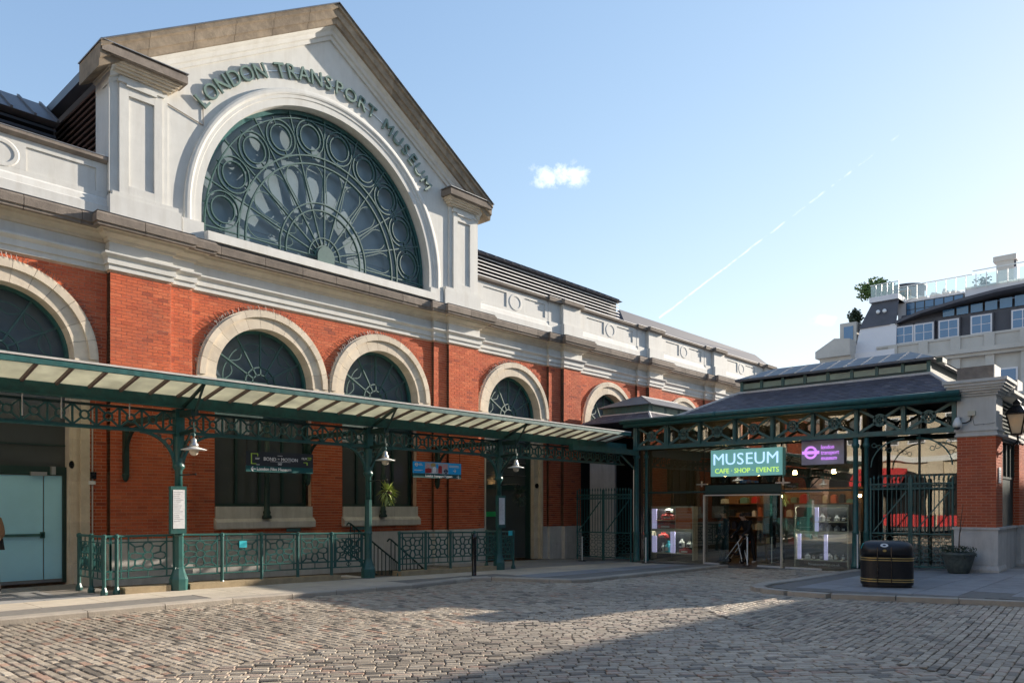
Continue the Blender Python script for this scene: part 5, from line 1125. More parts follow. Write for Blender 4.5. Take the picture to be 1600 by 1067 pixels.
obj('arm', MB().tube([(22.32, 4.74, 3.78), (22.4, 4.62, 3.80), (22.46, 4.54, 3.86), (22.47, 4.52, 3.98)], .018, 6).tube([(22.47, 4.5, 3.98), (22.47, 4.46, 3.74), (22.47, 4.1, 3.75), (22.47, 4.0, 3.77)], .006, 4), 'black_paint', cc); obj('mount', MB().box(22.40, 22.495, 4.76, 4.84, 3.84, 3.96), 'grey_art', cc)
nb_ = thing('street_plaque', (22.9, 3.95, 2.3), 'small white plaque on the corner of the brick pier', 'plaque'); obj('plate', MB().box(22.72, 23.0, 3.955, 3.968, 2.25, 2.65), 'white', nb_)
for k in range(5): obj('print', MB().box(22.76, 22.96, 3.951, 3.954, 2.31 + .06 * k, 2.33 + .06 * k), 'grey_art', nb_)
# litter bin
def superell(a, b, n, p=3.2): return [(a * abs(math.cos(t)) ** (2 / p) * (1 if math.cos(t) >= 0 else -1), b * abs(math.sin(t)) ** (2 / p) * (1 if math.sin(t) >= 0 else -1)) for t in [2 * PI * k / n for k in range(n)]]
bx, by = 17.20, 5.02; bz = gz(bx, by); ba = math.atan2(-.93, .37)
bn = thing('litter_bin', (bx, by, bz), 'double black litter bin with gold bands on the pavement', 'bin'); ca_, sa_ = math.cos(ba), math.sin(ba)
def loft(mb, levels, n=40):                           # levels: (half length, half depth, z)
    vs = []
    for a, b, z in levels: vs += [(bx + u * ca_ - v * sa_, by + u * sa_ + v * ca_, bz + z) for u, v in superell(a, b, n)]
    m = len(levels); mb.add(vs, [(i * n + k, i * n + (k + 1) % n, (i + 1) * n + (k + 1) % n, (i + 1) * n + k) for i in range(m - 1) for k in range(n)] + [tuple(range(n - 1, -1, -1)), tuple((m - 1) * n + k for k in range(n))]); return mb
obj('body', loft(MB(), [(.47, .30, .0), (.47, .30, .05), (.50, .33, .06), (.50, .33, .62), (.505, .335, .64)]), 'bin_black', bn)
obj('hood', loft(MB(), [(.49, .32, .64), (.49, .32, .78), (.485, .30, .84), (.46, .24, .90), (.40, .16, .945), (.30, .09, .965)]), 'bin_black', bn, True)
for z in (.12, .165, .56, .605): obj('gold_band', loft(MB(), [(.504, .334, z), (.507, .337, z + .003), (.507, .337, z + .016), (.504, .334, z + .019)]), 'gold', bn)
def onface(u, v, z): return (bx + u * ca_ - v * sa_, by + u * sa_ + v * ca_, bz + z)
for u in (-.20, .06): obj('seam', MB().bar(onface(u, -.338, .06), onface(u, -.338, .64), .03, .012), 'black_paint', bn).data.update(); obj('seam', MB().bar(onface(u, -.325, .64), onface(u, -.305, .84), .03, .012), 'black_paint', bn)
def disc(mb, c, n_, r1, r2, k=18):
    n_ = Vector(n_).normalized(); u = n_.cross(Vector((0, 0, 1))).normalized(); v = u.cross(n_); c = Vector(c)
    o_ = [c + u * r1 * math.cos(2 * PI * i / k) + v * r2 * math.sin(2 * PI * i / k) for i in range(k)]; mb.add([p + n_ * .006 for p in o_] + o_, [tuple(range(k))] + [(i, k + i, k + (i + 1) % k, (i + 1) % k) for i in range(k)]); return mb
nf = Vector((sa_, -ca_, 0)); nf = nf if nf.x < 0 else -nf
obj('emblem', disc(MB(), onface(-.07, -.275, .875), nf + Vector((0, 0, 1.0)), .075, .05), 'white_enamel', bn); obj('emblem', disc(MB(), Vector(onface(-.07, -.275, .875)) + (nf + Vector((0, 0, 1))).normalized() * .005, nf + Vector((0, 0, 1.0)), .03, .02), 'navy', bn); obj('emblem', disc(MB(), onface(-.07, -.322, .77), nf, .035, .025), 'gold', bn); obj('crest', disc(MB(), onface(-.07, -.334, .40), nf, .085, .085), 'bin_black', bn)
obj('sticker', MB().bar(onface(-.49, -.10, .80), onface(-.45, -.12, .91), .05, .01), 'cyan_tag', bn)
# planter with a bare sapling
qx, qy = 21.95, 4.70; qz = gz(qx, qy); pl = thing('plant_pot', (qx, qy, qz), 'round green glazed plant pot with bare sapling beside the brick pier', 'plant pot')
obj('pot', MB().lathe([(.20, 0), (.24, .02), (.31, .25), (.36, .44), (.39, .47), (.39, .52), (.35, .53), (.33, .48)], (qx, qy, qz), 24), 'planter', pl, True); obj('sapling', MB().tube([(qx, qy, qz + .45), (qx - .02, qy - .02, qz + .9), (qx + .02, qy - .05, qz + 1.35), (qx + .0, qy - .10, qz + 1.75)], [.018, .014, .010, .005], 6).tube([(qx - .01, qy - .03, qz + 1.0), (qx, qy - .15, qz + 1.45)], .006, 4).tube([(qx + .02, qy - .05, qz + 1.3), (qx, qy + .08, qz + 1.6)], .005, 4), 'bark', pl)
lf = MB()
for k in range(420):
    a = random.uniform(0, 2 * PI); r = .40 * math.sqrt(random.random()); h = random.uniform(-.12, .14) if r > .3 else random.uniform(0, .16); p = Vector((qx + r * math.cos(a), qy + r * math.sin(a), qz + .53 + h)); s = random.uniform(.015, .035); n_ = Vector((random.uniform(-1, 1), random.uniform(-1, 1), random.uniform(0, 1))).normalized(); u = n_.orthogonal().normalized() * s; v = n_.cross(u); lf.add([p - u, p + v * .6, p + u, p - v * .6], [(0, 1, 2, 3)])
obj('foliage', lf, 'leaf_dark', pl, kind='stuff')
# slim barrier posts at the entrance
def stan(x, y, h, label):
    z = gz(x, y); t = thing('barrier_post', (x, y, z), label, 'barrier post', 'slim pale barrier posts at the entrance'); obj('base', MB().lathe([(.15, 0), (.15, .012), (.03, .03)], (x, y, z), 16), 'black_paint', t); obj('rod', MB().lathe([(.021, .02), (.021, h), (.027, h + .005), (.027, h + .02)], (x, y, z), 8), 'white_enamel', t)
stan(21.6, 16.35, .85, 'slim pale post standing in front of the shaded iron gate'); stan(22.1, 14.05, .85, 'slim pale post beside the corner column, left of the display cabinet'); stan(22.35, 10.55, .87, 'slim pale post in front of the open entrance doors'); stan(23.9, 10.45, .85, 'slim pale post just inside the entrance doorway'); stan(22.45, 7.32, .95, 'slim pale post by the right entrance columns behind the bin')
# display cabinets behind the glass
def cabinet(y0, y1, z0, z1, label, kind):
    x = 23.45; t = thing('display_cabinet', (x, (y0 + y1) / 2, z0 - .2), label, 'display cabinet', 'display cabinets behind the entrance glass')
    obj('back_panel', MB().box(x + .3, x + .33, y0, y1, z0, z1), 'sign_dark', t)
    for y in (y0, y1 - .04): obj('upright', MB().box(x, x + .32, y, y + .04, z0 - .2, z1), 'cabinet', t)
    for z in (z0, z0 + (z1 - z0) * .5, z1 - .04): obj('shelf', MB().box(x, x + .32, y0 + .041, y1 - .041, z, z + .035), 'cabinet', t)
    obj('added_glow_strip', MB().box(x + .05, x + .09, y0 + .08, y1 - .08, z1 - .052, z1 - .042).box(x + .05, x + .09, y0 + .08, y1 - .08, z0 + (z1 - z0) * .5 - .014, z0 + (z1 - z0) * .5 - .004), 'added_cabinet_glow', t); obj('lip', MB().box(x - .002, x + .012, y0 + .04, y1 - .04, z1 - .09, z1 - .041).box(x - .002, x + .012, y0 + .04, y1 - .04, z0 + (z1 - z0) * .5 - .05, z0 + (z1 - z0) * .5 - .001), 'cabinet', t)  # glowing strips added behind a lip to brighten the goods
    ym = y0 + (y1 - y0) * (.40 if kind == 0 else .62)
    obj('divider', MB().box(x + .01, x + .3, ym, ym + .03, z0 + (z1 - z0) * .5, z1), 'cabinet', t)
    zs = z0 + (z1 - z0) * .5 + .035; zl = z0 + .035
    if kind == 0:
        obj('poster', MB().box(x - .012, x - .004, y0 + .04, ym, zs + .02, z1 - .05), 'orange_poster', t)
        for k in range(6): obj('print', MB().box(x - .015, x - .012, y0 + .10, ym - .1, zs + .12 + .1 * k, zs + .135 + .1 * k), 'pink_art', t)
        for y, a, b in ((y1 - .22, zs, z1 - .06), (y1 - .22, zl, zs - .25), (y0 + .72, zl, zs - .06)): obj('lilac_panel', MB().box(x, x + .06, y, y + .17, a, b), 'lit_lilac', t)
        obj('small_shelf', MB().box(x, x + .3, ym + .03, y1 - .04, zs + .28, zs + .31), 'cabinet', t)
        stuff_ = [(ym + .12, zs + .32, .55, .26, 'red_paint'), (ym + .2, zs + .58, .3, .16, 'white'), (ym + .1, zs + .02, .7, .2, 'red_paint'), (y0 + .12, zl, .5, .2, 'red_paint'), (y0 + .1, zl + .2, .24, .22, 'paper'), (y0 + .42, zl + .2, .2, .3, 'white'), (y0 + .95, zl, .22, .42, 'cyan_tag'), (y0 + 1.2, zl, .12, .34, 'paper'), (y0 + 1.05, zl + .5, .4, .2, 'red_paint')]
    else:
        obj('poster', MB().box(x - .012, x - .004, ym + .05, y1 - .07, zs + .05, z1 - .1), 'sign_green', t); obj('print', MB().box(x - .015, x - .012, ym + .1, y1 - .12, zs + .12, zs + .13).sphere((x - .012, y1 - .2, zs + .25), .022, 6, 4), 'white', t)
        for y, a, b in ((ym - .12, zs, z1 - .06), (y1 - .2, zl, zs - .06), (y0 + .62, zl, zs - .06)): obj('lilac_panel', MB().box(x, x + .06, y, y + .10, a, b), 'lit_lilac', t)
        obj('small_shelf', MB().box(x, x + .3, y0 + .04, ym, zs + .27, zs + .30), 'cabinet', t)
        stuff_ = []
        for zz, n in ((zs + .3, 4), (zs, 4), (zl, 6)):
            for k in range(n): stuff_.append((y0 + .08 + k * .22, zz + .005, .17, random.uniform(.16, .24), random.choice(['navy', 'black_paint', 'navy', 'black_paint', 'grey_art'])))
        text_obj('lettering', 'ltmuseumshop.co.uk', .12, 'white', t, (x - .02, (y0 + y1) / 2 - .1, z0 - .14), FACE_W, .003, 0, sx=.95)
    for y, z, w_, h_, m in stuff_:
        g = obj('goods', MB().lathe([(.30, 0), (.5, .04), (.52, .55), (.4, .7), (.22, .78), (.20, 1.0)], (0, 0, 0), 10), m, t, loc=(x + .15, y + w_ / 2, z), scale=(.2, w_, h_))
        g2 = obj('goods_label', MB().box(-.004, 0, -.25, .25, .15, .45), 'paper' if m not in ('paper', 'white') else 'navy', t, loc=(x + .04, y + w_ / 2, z), scale=(1, w_, h_))
cabinet(13.02, 14.70, .0, 1.66, 'display cabinet with orange poster and red toy goods, left of the doors', 0); cabinet(7.90, 9.53, .0, 1.72, 'display cabinet with dark green poster and rows of mugs, right of the doors', 1)
# ------------------------------------------------------------------ people
def person(name_label, loc, head, joints, rad, paint, parts=None, cat='person'):
    t = thing('person', loc, name_label, cat)
    names = list(joints); me = bpy.data.meshes.new('body'); edges = [(names.index(a), names.index(b)) for a, b in EDGES]
    me.from_pydata([joints[n] for n in names], edges, []); o = bpy.data.objects.new('body', me); COL.objects.link(o)
    sk = o.modifiers.new('skin', 'SKIN'); o.modifiers.new('sub', 'SUBSURF').levels = 2
    if not me.skin_vertices: me.skin_vertices.new() if hasattr(me.skin_vertices, 'new') else None
    for i, n in enumerate(names):
        r = rad[n]; me.skin_vertices[0].data[i].radius = r if isinstance(r, tuple) else (r, r); me.skin_vertices[0].data[i].use_root = (n == 'pelvis')
    bpy.context.view_layer.update(); dg = bpy.context.evaluated_depsgraph_get(); m2 = bpy.data.meshes.new_from_object(o.evaluated_get(dg)); bpy.data.objects.remove(o)
    mats_ = ['coat_navy', 'cloth_black', 'skin', 'shoe_white', 'coat_brown']; m2.materials.clear()
    for q in mats_: m2.materials.append(MATS[q])
    for p in m2.polygons: p.material_index = mats_.index(paint(p.center)); p.use_smooth = True
    b = bpy.data.objects.new('body', m2); COL.objects.link(b); b.parent = t
    t.rotation_euler = (0, 0, head); return t
EDGES = [('pelvis', 'belly'), ('belly', 'chest'), ('chest', 'neck'), ('neck', 'skull'), ('skull', 'crown')] + [e for s in 'lr' for e in (('chest', 'sh' + s), ('sh' + s, 'el' + s), ('el' + s, 'wr' + s), ('wr' + s, 'fi' + s), ('pelvis', 'hip' + s), ('hip' + s, 'kn' + s), ('kn' + s, 'an' + s), ('an' + s, 'toe' + s))]
RAD = dict(pelvis=(.15, .12), belly=(.145, .11), chest=(.17, .125), neck=.055, skull=(.078, .095), crown=(.07, .08))
for s in 'lr': RAD.update({'sh' + s: .075, 'el' + s: .055, 'wr' + s: .04, 'fi' + s: .03, 'hip' + s: .09, 'kn' + s: .065, 'an' + s: .05, 'toe' + s: .04})
def pose(lean=0.0, armf=.05, step=.08, bend=.1):       # x sideways, y forwards
    j = dict(pelvis=(0, -lean * .3, .92), belly=(0, -.02 + lean * .1, 1.10), chest=(0, lean * .45, 1.34 - lean * .10), neck=(0, lean * .75 + .01, 1.50 - lean * .22), skull=(0, lean * .95 + .03, 1.62 - lean * .30), crown=(0, lean * 1.0 + .03, 1.70 - lean * .34))
    for s, q in (('l', -1), ('r', 1)):
        st = step * q
        j.update({'sh' + s: (q * .19, lean * .5, 1.40 - lean * .12), 'el' + s: (q * .25, lean * .5 + armf * .5 - .03, 1.14 - lean * .1), 'wr' + s: (q * .22, lean * .5 + armf + bend, .92 + bend - lean * .08), 'fi' + s: (q * .21, lean * .5 + armf + bend + .05, .85 + bend - lean * .08), 'hip' + s: (q * .10, -lean * .3, .86), 'kn' + s: (q * .11, st * .6 + .03, .48), 'an' + s: (q * .11, st, .07), 'toe' + s: (q * .12, st + .14, .04)})
    return j
def head_parts(t, lean, hair_m='hair'):
    c = (0, lean * .97 + .03, 1.665 - lean * .32); o_ = wloc(t)
    def loc(mb): me = MB(); me.v = [(x + o_.x, y + o_.y, z + o_.z) for x, y, z in mb.v]; me.f = mb.f; return me
    hr = MB().lathe([(.09, -.02), (.098, .03), (.088, .08), (.05, .115), (.01, .125)], (c[0], c[1] - .018, c[2]), 14); obj('hair', loc(hr), hair_m, t, True)
    fc = MB().sphere((0, c[1] + .108, c[2] - .03), .018, 6, 4); obj('nose', loc(fc), 'skin', t, True)
    ey = MB()
    for q in (-1, 1): ey.sphere((q * .033, c[1] + .098, c[2] + .0), .012, 6, 4)
    obj('eyes', loc(ey), 'cloth_black', t, True); obj('ears', loc(MB().sphere((-.088, c[1], c[2] - .02), .022, 6, 4).sphere((.088, c[1], c[2] - .02), .022, 6, 4)), 'skin', t, True); obj('mouth', loc(MB().box(-.025, .025, c[1] + .09, c[1] + .1, c[2] - .085, c[2] - .077)), 'red_fabric', t)
def hands(t, j):
    o_ = wloc(t); mb = MB()
    for s, q in (('l', -1), ('r', 1)):
        w_ = Vector(j['fi' + s]) + o_
        for k in range(4): f0 = w_ + Vector((-.024 + .016 * k, .0, .0)); mb.tube([f0, f0 + Vector((0, .03, -.035)), f0 + Vector((0, .025, -.07 + .006 * abs(k - 1)))], [.010, .009, .007], 5)
        mb.tube([w_ + Vector((-q * .02, .01, .03)), w_ + Vector((-q * .035, .04, .0)), w_ + Vector((-q * .03, .055, -.025))], [.011, .010, .008], 5)
    obj('fingers', mb, 'skin', t, True)
def mk(label, loc, head, lean, armf, step, bend, top, legs, shoe):
    j = pose(lean, armf, step, bend)
    def paint(c):
        if c.z < .09: return shoe
        if c.z < .86: return legs if abs(c.x) < .17 else ('skin' if c.z > .7 and abs(c.x) > .18 and c.z < .9 else legs)
        if c.z > 1.50 - lean * .24 and abs(c.x) < .13: return 'skin'
        return top
    t = person(label, loc, 0, j, RAD, paint); head_parts(t, lean); hands(t, j); t.rotation_euler = (0, 0, head); return t
mk('person in dark navy coat standing inside the left entrance door', (23.7, 12.0, -.23), R(60), 0.0, .05, .06, .05, 'coat_navy', 'cloth_black', 'cloth_black')
mk('person in black leaning over a pushchair in the entrance doorway', (23.95, 11.25, -.23), R(70), .28, .25, .16, .08, 'cloth_black', 'cloth_black', 'shoe_white')
pe = mk('person in brown fur coat with black bag at the left edge', (3.84, 16.40, .0), R(140), 0.0, .06, .14, .10, 'coat_brown', 'cloth_black', 'shoe_white')
hb = thing('handbag', (3.95, 16.3, .8), 'black bag held at the left edge by the person in brown', 'bag'); obj('bag_body', MB().prism([(3.90, .86), (4.08, .86), (4.05, 1.06), (3.93, 1.06)], 'y', 16.26, 16.36), 'black_paint', hb); obj('bag_strap', MB().tube([(3.93, 16.31, 1.06), (3.95, 16.31, 1.2), (4.03, 16.31, 1.2), (4.05, 16.31, 1.06)], .01, 5), 'black_paint', hb)
# pushchair
qx, qy = 23.55, 11.55; qz = -.22; pc_ = thing('pushchair', (qx, qy, qz), 'pushchair with pale tubular legs in the entrance doorway', 'pushchair')
def Q(a, b, c): return (qx + b, qy - a, qz + c)
obj('frame', MB().tube([Q(-.35, -.05, .08), Q(.32, -.05, .95)], .014, 6).tube([Q(-.35, .3, .08), Q(.32, .3, .95)], .014, 6).tube([Q(.28, -.05, .08), Q(.12, -.05, .72)], .018, 6).tube([Q(.28, .3, .08), Q(.12, .3, .72)], .018, 6).tube([Q(.32, -.05, .95), Q(.32, .3, .95)], .016, 6), 'white_enamel', pc_)
obj('seat', MB().add([Q(-.28, 0, .38), Q(-.28, .26, .38), Q(.1, .26, .32), Q(.1, 0, .32), Q(.28, 0, .8), Q(.28, .26, .8), Q(-.28, 0, .33), Q(-.28, .26, .33), Q(.12, .26, .27), Q(.12, 0, .27), Q(.33, 0, .78), Q(.33, .26, .78)], [(0, 1, 2, 3), (3, 2, 5, 4), (9, 8, 7, 6), (10, 11, 8, 9), (0, 3, 9, 6), (1, 7, 8, 2), (3, 4, 10, 9), (2, 8, 11, 5)]), 'cloth_black', pc_)
for a, b in ((-.35, -.05), (-.35, .3), (.28, -.05), (.28, .3)): c = Q(a, b, .08); w_ = obj('wheel', MB().lathe([(.08, -.015), (.085, 0), (.08, .015)], (0, 0, 0), 14), 'black_paint', pc_, loc=c, rot=(R(90), 0, R(90)))
obj('hood', MB().ring(0, 0, -.13, .13, .24, .26, R(20), R(150), 10), 'cloth_black', pc_, loc=Q(.05, .13, .72), rot=(0, 0, R(90)))
# ------------------------------------------------------------------ buildings beyond the entrance
B = 80.0
def by_(u, x=B):                                     # where a line of sight meets the far frontage
    l = (u - 800) / 1195; rx, ry = F0[0] + R0[0] * l, F0[1] + R0[1] * l; return x * ry / rx
bb = thing('terrace_building', (85, 15, -.5), 'pale stone building with slate attic, dormer windows and glass roof terrace', 'building')
yl, yr = 24.2, 4.0
obj('wall', MB().box(B, B + 14, yr, yl, -.7, 15.3), 'bg_stone', bb); obj('cornice', MB().box(B - .5, B + 1, yr, yl + .3, 15.3, 15.6).box(B - .8, B + 1, yr, yl + .5, 15.6, 16.0), 'bg_stone', bb); obj('parapet', MB().box(B - .25, B + .4, yr, yl, 16.0, 17.1).box(B - .35, B + .5, yr, yl, 17.1, 17.3), 'bg_stone', bb)
for k in range(7): y = yl - 1.5 - 2.7 * k; obj('pilaster', MB().box(B - .3, B, y - .35, y + .35, 2, 15.3).box(B - .45, B - .25, y - .4, y + .4, 16.0, 17.2), 'bg_stone', bb)
for k in range(6):
    y = yl - 2.85 - 2.7 * k
    for z in (5, 9, 13): wdo = obj('window', MB().box(B - .06, B, y - .75, y + .75, z - 1.0, z + 1.0), 'bg_white', bb); obj('pane', MB().box(B - .07, B - .06, y - .6, y + .6, z - .85, z + .85), 'pane_sky', wdo)
obj('mansard', MB().prism([(B + .6, 17.0), (B + 14, 17.0), (B + 14, 20.4), (B + 1.5, 20.4), (B + .9, 19.6)], 'y', yr, yl - 1.8), 'bg_slate', bb)
for u in (1411, 1442, 1481, 1532, 1597):
    y = by_(u); d = obj('dormer', MB().box(B + .35, B + 2, y - .95, y + .95, 17.3, 19.25), 'bg_slate', bb); obj('window_frame', MB().box(B + .28, B + .35, y - .85, y + .85, 17.35, 19.1), 'bg_white', d)
    for a in (-.72, .04):
        for z0, z1 in ((17.5, 18.2), (18.26, 18.98)): obj('pane', MB().box(B + .26, B + .28, y + a, y + a + .68, z0, z1), 'pane_sky', d)
ev = MB(); pts = [(1398, 19.5, .2), (1440, 20.1, 0), (1500, 20.55, -.3), (1560, 20.85, -.5), (1640, 21.0, -.6)]
for (u0, z0, o0), (u1, z1, o1) in zip(pts, pts[1:]):
    y0, y1 = by_(u0), by_(u1); ev.add([(B - .2 + o0, y0, z0 - .12), (B - .2 + o1, y1, z1 - .12), (B + 2.6, y1, z1 - .1), (B + 2.6, y0, z0 - .1), (B - .2 + o0, y0, z0 + .15), (B - .2 + o1, y1, z1 + .15), (B + 2.6, y1, z1 + .3), (B + 2.6, y0, z0 + .3)], [(3, 2, 1, 0), (4, 5, 6, 7), (0, 1, 5, 4), (2, 3, 7, 6)])
obj('curved_eaves', ev, 'bg_slate', bb)
for k in range(10): y = by_(1470) - 1.15 * k; obj('clerestory_pane', MB().box(B + .75, B + .8, y - .95, y, 19.5, 20.15 + .06 * k), 'pane_sky', bb)
tb = obj('roof_room', MB().box(B + 3, B + 13, by_(1506, 83), by_(1403, 83), 19.5, 22.15), 'bg_white', bb)
y0, y1 = by_(1416, 83), by_(1506, 83); n = 6
for k in range(n):
    a, b = y0 + (y1 - y0) * k / n, y0 + (y1 - y0) * (k + 1) / n
    for z0, z1 in ((19.6, 20.35), (20.42, 21.15), (21.22, 21.85)): obj('pane', MB().box(B + 2.9, B + 3, b + .06, a - .06, z0, z1), 'pane_sky', tb)
obj('window_grid', MB().box(B + 2.93, B + 2.98, y1, y0, 19.5, 21.95), 'sign_dark', tb)
obj('terrace_wall', MB().box(B + 3, B + 13, yr, by_(1508, 83), 20.5, 22.5), 'bg_white', bb)
rail = obj('terrace_rail', MB().bar((B + 2.9, by_(1404, 83), 23.6), (B + 2.9, by_(1520, 83), 23.6), .08).bar((B + 2.9, by_(1520, 83), 23.9), (B + 2.9, yr, 23.9), .08), 'steel', bb)
for k in range(16): y = by_(1404, 83) - .85 * k; obj('rail_post', MB().box(B + 2.87, B + 2.93, y - .03, y + .03, 22.15, 23.6), 'steel', rail)
for k in range(15): y = by_(1404, 83) - .85 * k; obj('pane', MB().box(B + 2.89, B + 2.91, y - .8, y - .05, 22.3, 23.5), 'glass_front', rail)
obj('terrace_cabin', MB().lathe([(1.8, 22.1), (1.8, 24.0), (2.05, 24.05), (2.05, 24.35), (1.5, 24.5)], (B + 6.5, by_(1412, 86), 0), 20), 'bg_slate', bb, True)
for u, w_, h_ in ((1425, .8, .8), (1441, 1.0, .6), (1462, 1.1, .7), (1478, .7, .9), (1493, .9, .6)):
    y = by_(u, 84); obj('terrace_seat', MB().prism([(y - w_ / 2, 22.15), (y + w_ / 2, 22.15), (y + w_ / 2, 22.15 + h_ * .6), (y + w_ * .3, 22.15 + h_), (y - w_ / 2, 22.15 + h_ * .5)], 'x', B + 4, B + 4.6), 'grey_art', bb)
obj('chimney', MB().box(B + 6, B + 7, by_(1570, 86) - .7, by_(1570, 86) + .7, 21, 25.2).box(B + 5.9, B + 7.1, by_(1570, 86) - .95, by_(1570, 86) + .95, 25.2, 25.7), 'bg_stone', bb)
obj('chimney_pot', MB().lathe([(.25, 0), (.18, .9), (.22, 1.0)], (B + 6.5, by_(1583, 86), 24.4), 10), 'bg_slate', bb)
for y, h_ in ((by_(1583, 86), 3.0),): obj('chimney', MB().box(B + 6.2, B + 6.9, y - .3, y + .3, 21.5, 24.5), 'bg_white', bb)
# the corner block to its left: white flank with slate roof, and a pedimented front
cb = thing('corner_block', (B + 2, 26.2, -.5), 'white flanked corner house with slate roof and rooftop hedge', 'building')
a, b = by_(1400), by_(1338)
obj('wall', MB().box(B - .5, B + 14, a, b, -.7, 16.9), 'bg_white', cb)
obj('white_flank', MB().add([(B - .5, a, 14.5), (B - .5, b + .6, 14.5), (B + .2, b - .3, 19.4), (B + .2, a, 19.4), (B + 6, a, 19.4), (B + 6, b - .3, 19.4), (B + 6, b + .6, 14.5), (B + 6, a, 14.5)], [(3, 2, 1, 0), (1, 2, 5, 6), (2, 3, 4, 5), (3, 0, 7, 4)]), 'bg_white', cb)
obj('slate_roof', MB().add([(B + .1, a, 19.4), (B + .1, b - .2, 19.4), (B + 1, b - 1.2, 22.0), (B + 1, a, 22.0), (B + 8, a, 22), (B + 8, b - 1.2, 22.0), (B + 8, b - .2, 19.4)], [(3, 2, 1, 0), (1, 2, 5, 6), (2, 3, 4, 5)]), 'bg_slate', cb)
obj('roof_coping', MB().box(B + .7, B + 8, a, b - 1.0, 22.0, 22.5), 'bg_white', cb)
for k in range(2): obj('satellite_lamp', MB().sphere((B + .4, by_(1370 + 10 * k), 20.9), .2, 8, 5), 'white', cb)
obj('terrace_rail', MB().bar((B + .8, a, 23.7), (B + .8, b - 1.1, 23.7), .08).bar((B + .8, b - 1.1, 23.7), (B + 6, b - 1.1, 23.7), .08), 'steel', cb)
for k in range(5): y = a + (b - 1.1 - a) * k / 5; obj('pane', MB().box(B + .79, B + .81, y + .04, y + (b - 1.1 - a) / 5 - .04, 22.5, 23.6), 'glass_front', cb); obj('rail_post', MB().box(B + .77, B + .83, y - .03, y + .03, 22.5, 23.7), 'steel', cb)
def shrub(label, c, rx, ry, rz, n, m):
    t = thing('roof_shrub', (c[0], c[1], c[2] - rz), label, 'shrub', 'shrubs on the roof terrace'); mb = MB()
    for k in range(n):
        a = random.uniform(0, 2 * PI); e = random.uniform(-1, 1); r = random.uniform(.3, 1) * (1 + .22 * math.sin(3 * a + 5 * e)); s = math.sqrt(1 - e * e); p = Vector((c[0] + rx * r * s * math.cos(a), c[1] + ry * r * s * math.sin(a), c[2] + rz * r * e)); q = random.uniform(.08, .2); n_ = Vector((random.uniform(-1, 1), random.uniform(-1, 1), random.uniform(-1, 1))).normalized(); u = n_.orthogonal().normalized() * q; v = n_.cross(u); mb.add([p - u, p + v * .6, p + u, p - v * .6], [(0, 1, 2, 3)])
    obj('crown', mb, m, t, kind='stuff'); obj('trunk', MB().tube([(c[0], c[1], c[2] - rz - .3), (c[0], c[1], c[2])], .08, 5), 'bark', t)
shrub('large golden green hedge on the roof terrace corner', (B + 3.0, by_(1366, 83), 23.9), 1.0, 1.75, 1.05, 2400, 'leaf'); shrub('small dark shrub lower on the slate roof edge', (B + 1, by_(1331), 20.8), .7, .7, .9, 900, 'leaf_dark'); shrub('thin bare shrub behind the glass rail near the chimney', (B + 4, by_(1536, 84), 22.9), .5, .8, .8, 160, 'leaf_dark')
cq = thing('pediment_house', (B + 1, 28.2, -.5), 'cream house end with projecting cornice left of the slate roof', 'building')
a, b = by_(1338), by_(1297)
obj('wall', MB().box(B - .8, B + 12, a, b, -.7, 16.2), 'bg_stone', cq); obj('cornice', MB().box(B - 1.5, B + 12, a, b + .5, 16.2, 16.6).box(B - 1.9, B + 12, a, b + .8, 16.6, 17.0), 'bg_stone', cq)
obj('pediment', MB().prism([(a, 17.0), (b + .8, 17.0), (b + .8, 17.3), ((a + b) / 2 + .2, 18.4), (a, 18.2)], 'x', B - 1.9, B + 10), 'bg_stone', cq)
for u in (1318, 1330): y = by_(u); w_ = obj('window', MB().box(B - .86, B - .8, y - .5, y + .5, 13.2, 15.6), 'bg_white', cq); obj('pane', MB().box(B - .88, B - .86, y - .38, y + .38, 13.4, 15.4), 'pane_sky', w_)
obj('attic', MB().box(B, B + 8, a, a + 1.6, 17, 20.2), 'bg_stone', cq); obj('attic_window', MB().box(B - .06, B, a + .3, a + 1.2, 18.2, 19.8), 'pane_sky', cq)
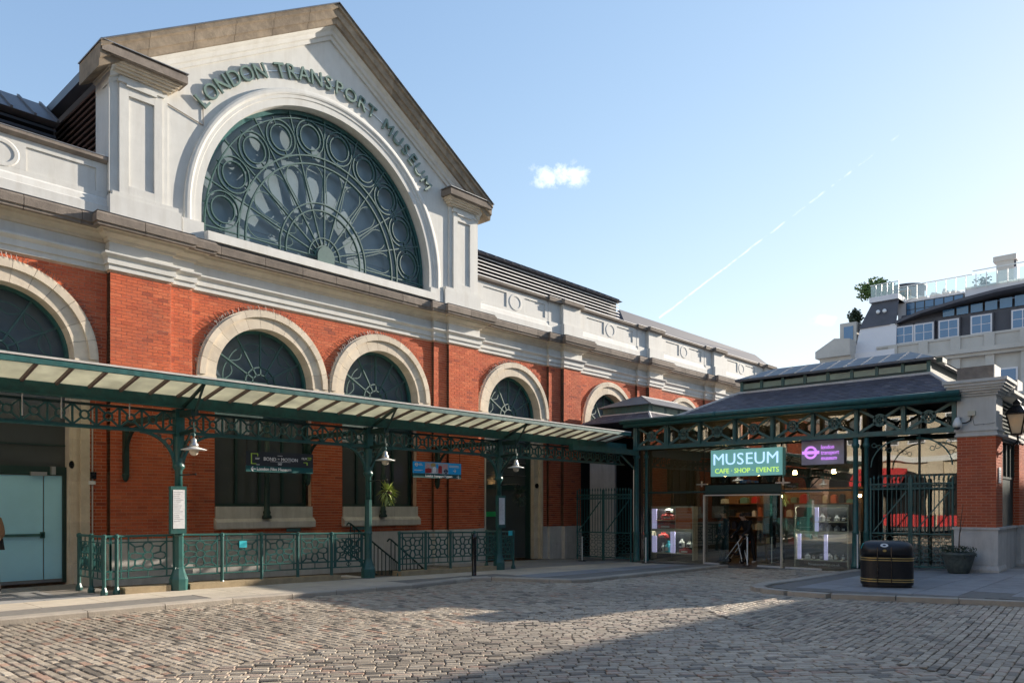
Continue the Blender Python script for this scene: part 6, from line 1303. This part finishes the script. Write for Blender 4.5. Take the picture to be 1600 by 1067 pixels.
# ------------------------------------------------------------------ the square behind the camera
fb = thing('arcade_building', (-28, 18, -.5), 'sunlit stone arcade building across the square, seen only as reflections', 'building')
obj('wall', MB().box(-40, -25.4, -30, 70, -.7, 17), 'warm_stone', fb); obj('cornice', MB().box(-25.4, -24.6, -30, 70, 15.6, 16.4).box(-25.4, -25.0, -30, 70, 5.6, 6.1), 'render_white', fb)
for k in range(20):
    y = -26 + 4.8 * k; o = obj('arch_pier', MB().box(-25.4, -25.0, y - .6, y + .6, -.5, 5.6), 'warm_stone', fb)
    ao = obj('archway', MB().box(-25.41, -25.36, y + .62, y + 4.18, -.5, 3.0), 'black_void', fb)
    n = 14; vs = [(-25.36, y + 2.4, 3.0)] + [(-25.36, y + 2.4 + 1.78 * math.cos(PI * i / n), 3.0 + 1.78 * math.sin(PI * i / n)) for i in range(n + 1)]; obj('arch_opening', MB().add(vs, [(0, i + 1, i + 2) for i in range(n)]), 'black_void', ao)
    for z in (7.2, 11.2):
        for q in (1.0, 3.0): w_ = obj('window', MB().box(-25.4, -25.3, y + q - .1, y + q + 1.1, z - .1, z + 2.3), 'bg_white', fb); obj('pane', MB().box(-25.3, -25.29, y + q, y + q + 1.0, z, z + 2.2), 'pane_dark', w_)
for y, w_ in ((21.3, 3.6),):
    t = thing('red_awning', (-24.5, y, 2.8), 'red shop awning on the arcade across the square, seen in reflections', 'awning'); obj('fabric', MB().prism([(-25.3, 5.0), (-22.8, 3.8), (-22.8, 3.4), (-25.3, 4.8)], 'y', y - w_ / 2, y + w_ / 2), 'red_fabric', t); obj('awning_arm', MB().bar((-25.3, y - w_ / 2, 2.9), (-22.8, y - w_ / 2, 3.0), .06).bar((-25.3, y + w_ / 2, 2.9), (-22.8, y + w_ / 2, 3.0), .06), 'black_paint', t)
for k in range(3):
    y = 14.7 + 2.0 * k; t = thing('red_stall', (-19, y, -.1), 'red canvas cafe barrier across the square, %s from the market hall end' % ('first', 'second', 'third', 'fourth', 'fifth', 'sixth')[k], 'barrier', 'red cafe barriers across the square'); obj('canvas', MB().box(-19.03, -19.0, y - .9, y + .9, .1, 1.05), 'red_fabric', t); obj('post', MB().box(-19.06, -18.98, y - .98, y - .92, -.1, 1.15), 'black_paint', t)
mh = thing('market_hall', (15, -12, -.5), 'long stone market hall on the south side of the square, casting the foreground shadow', 'building')
obj('wall', MB().box(-45, 75, -24, -5.1, -.7, 13.6), 'bg_stone', mh); obj('cornice', MB().box(-45, 75, -24, -4.65, 13.6, 14.0), 'bg_stone', mh)
for k in range(16):
    x = -26 + 5 * k; d = obj('doorway', MB().box(x, x + 2.6, -5.15, -5.05, -.1, 3.6), 'black_void', mh); obj('fascia', MB().box(x - .2, x + 2.8, -5.1, -4.95, 3.6, 4.2), 'green_dark', d); obj('pier', MB().box(x + 3.4, x + 4.2, -5.1, -4.85, -.5, 13.6), 'warm_stone', mh)
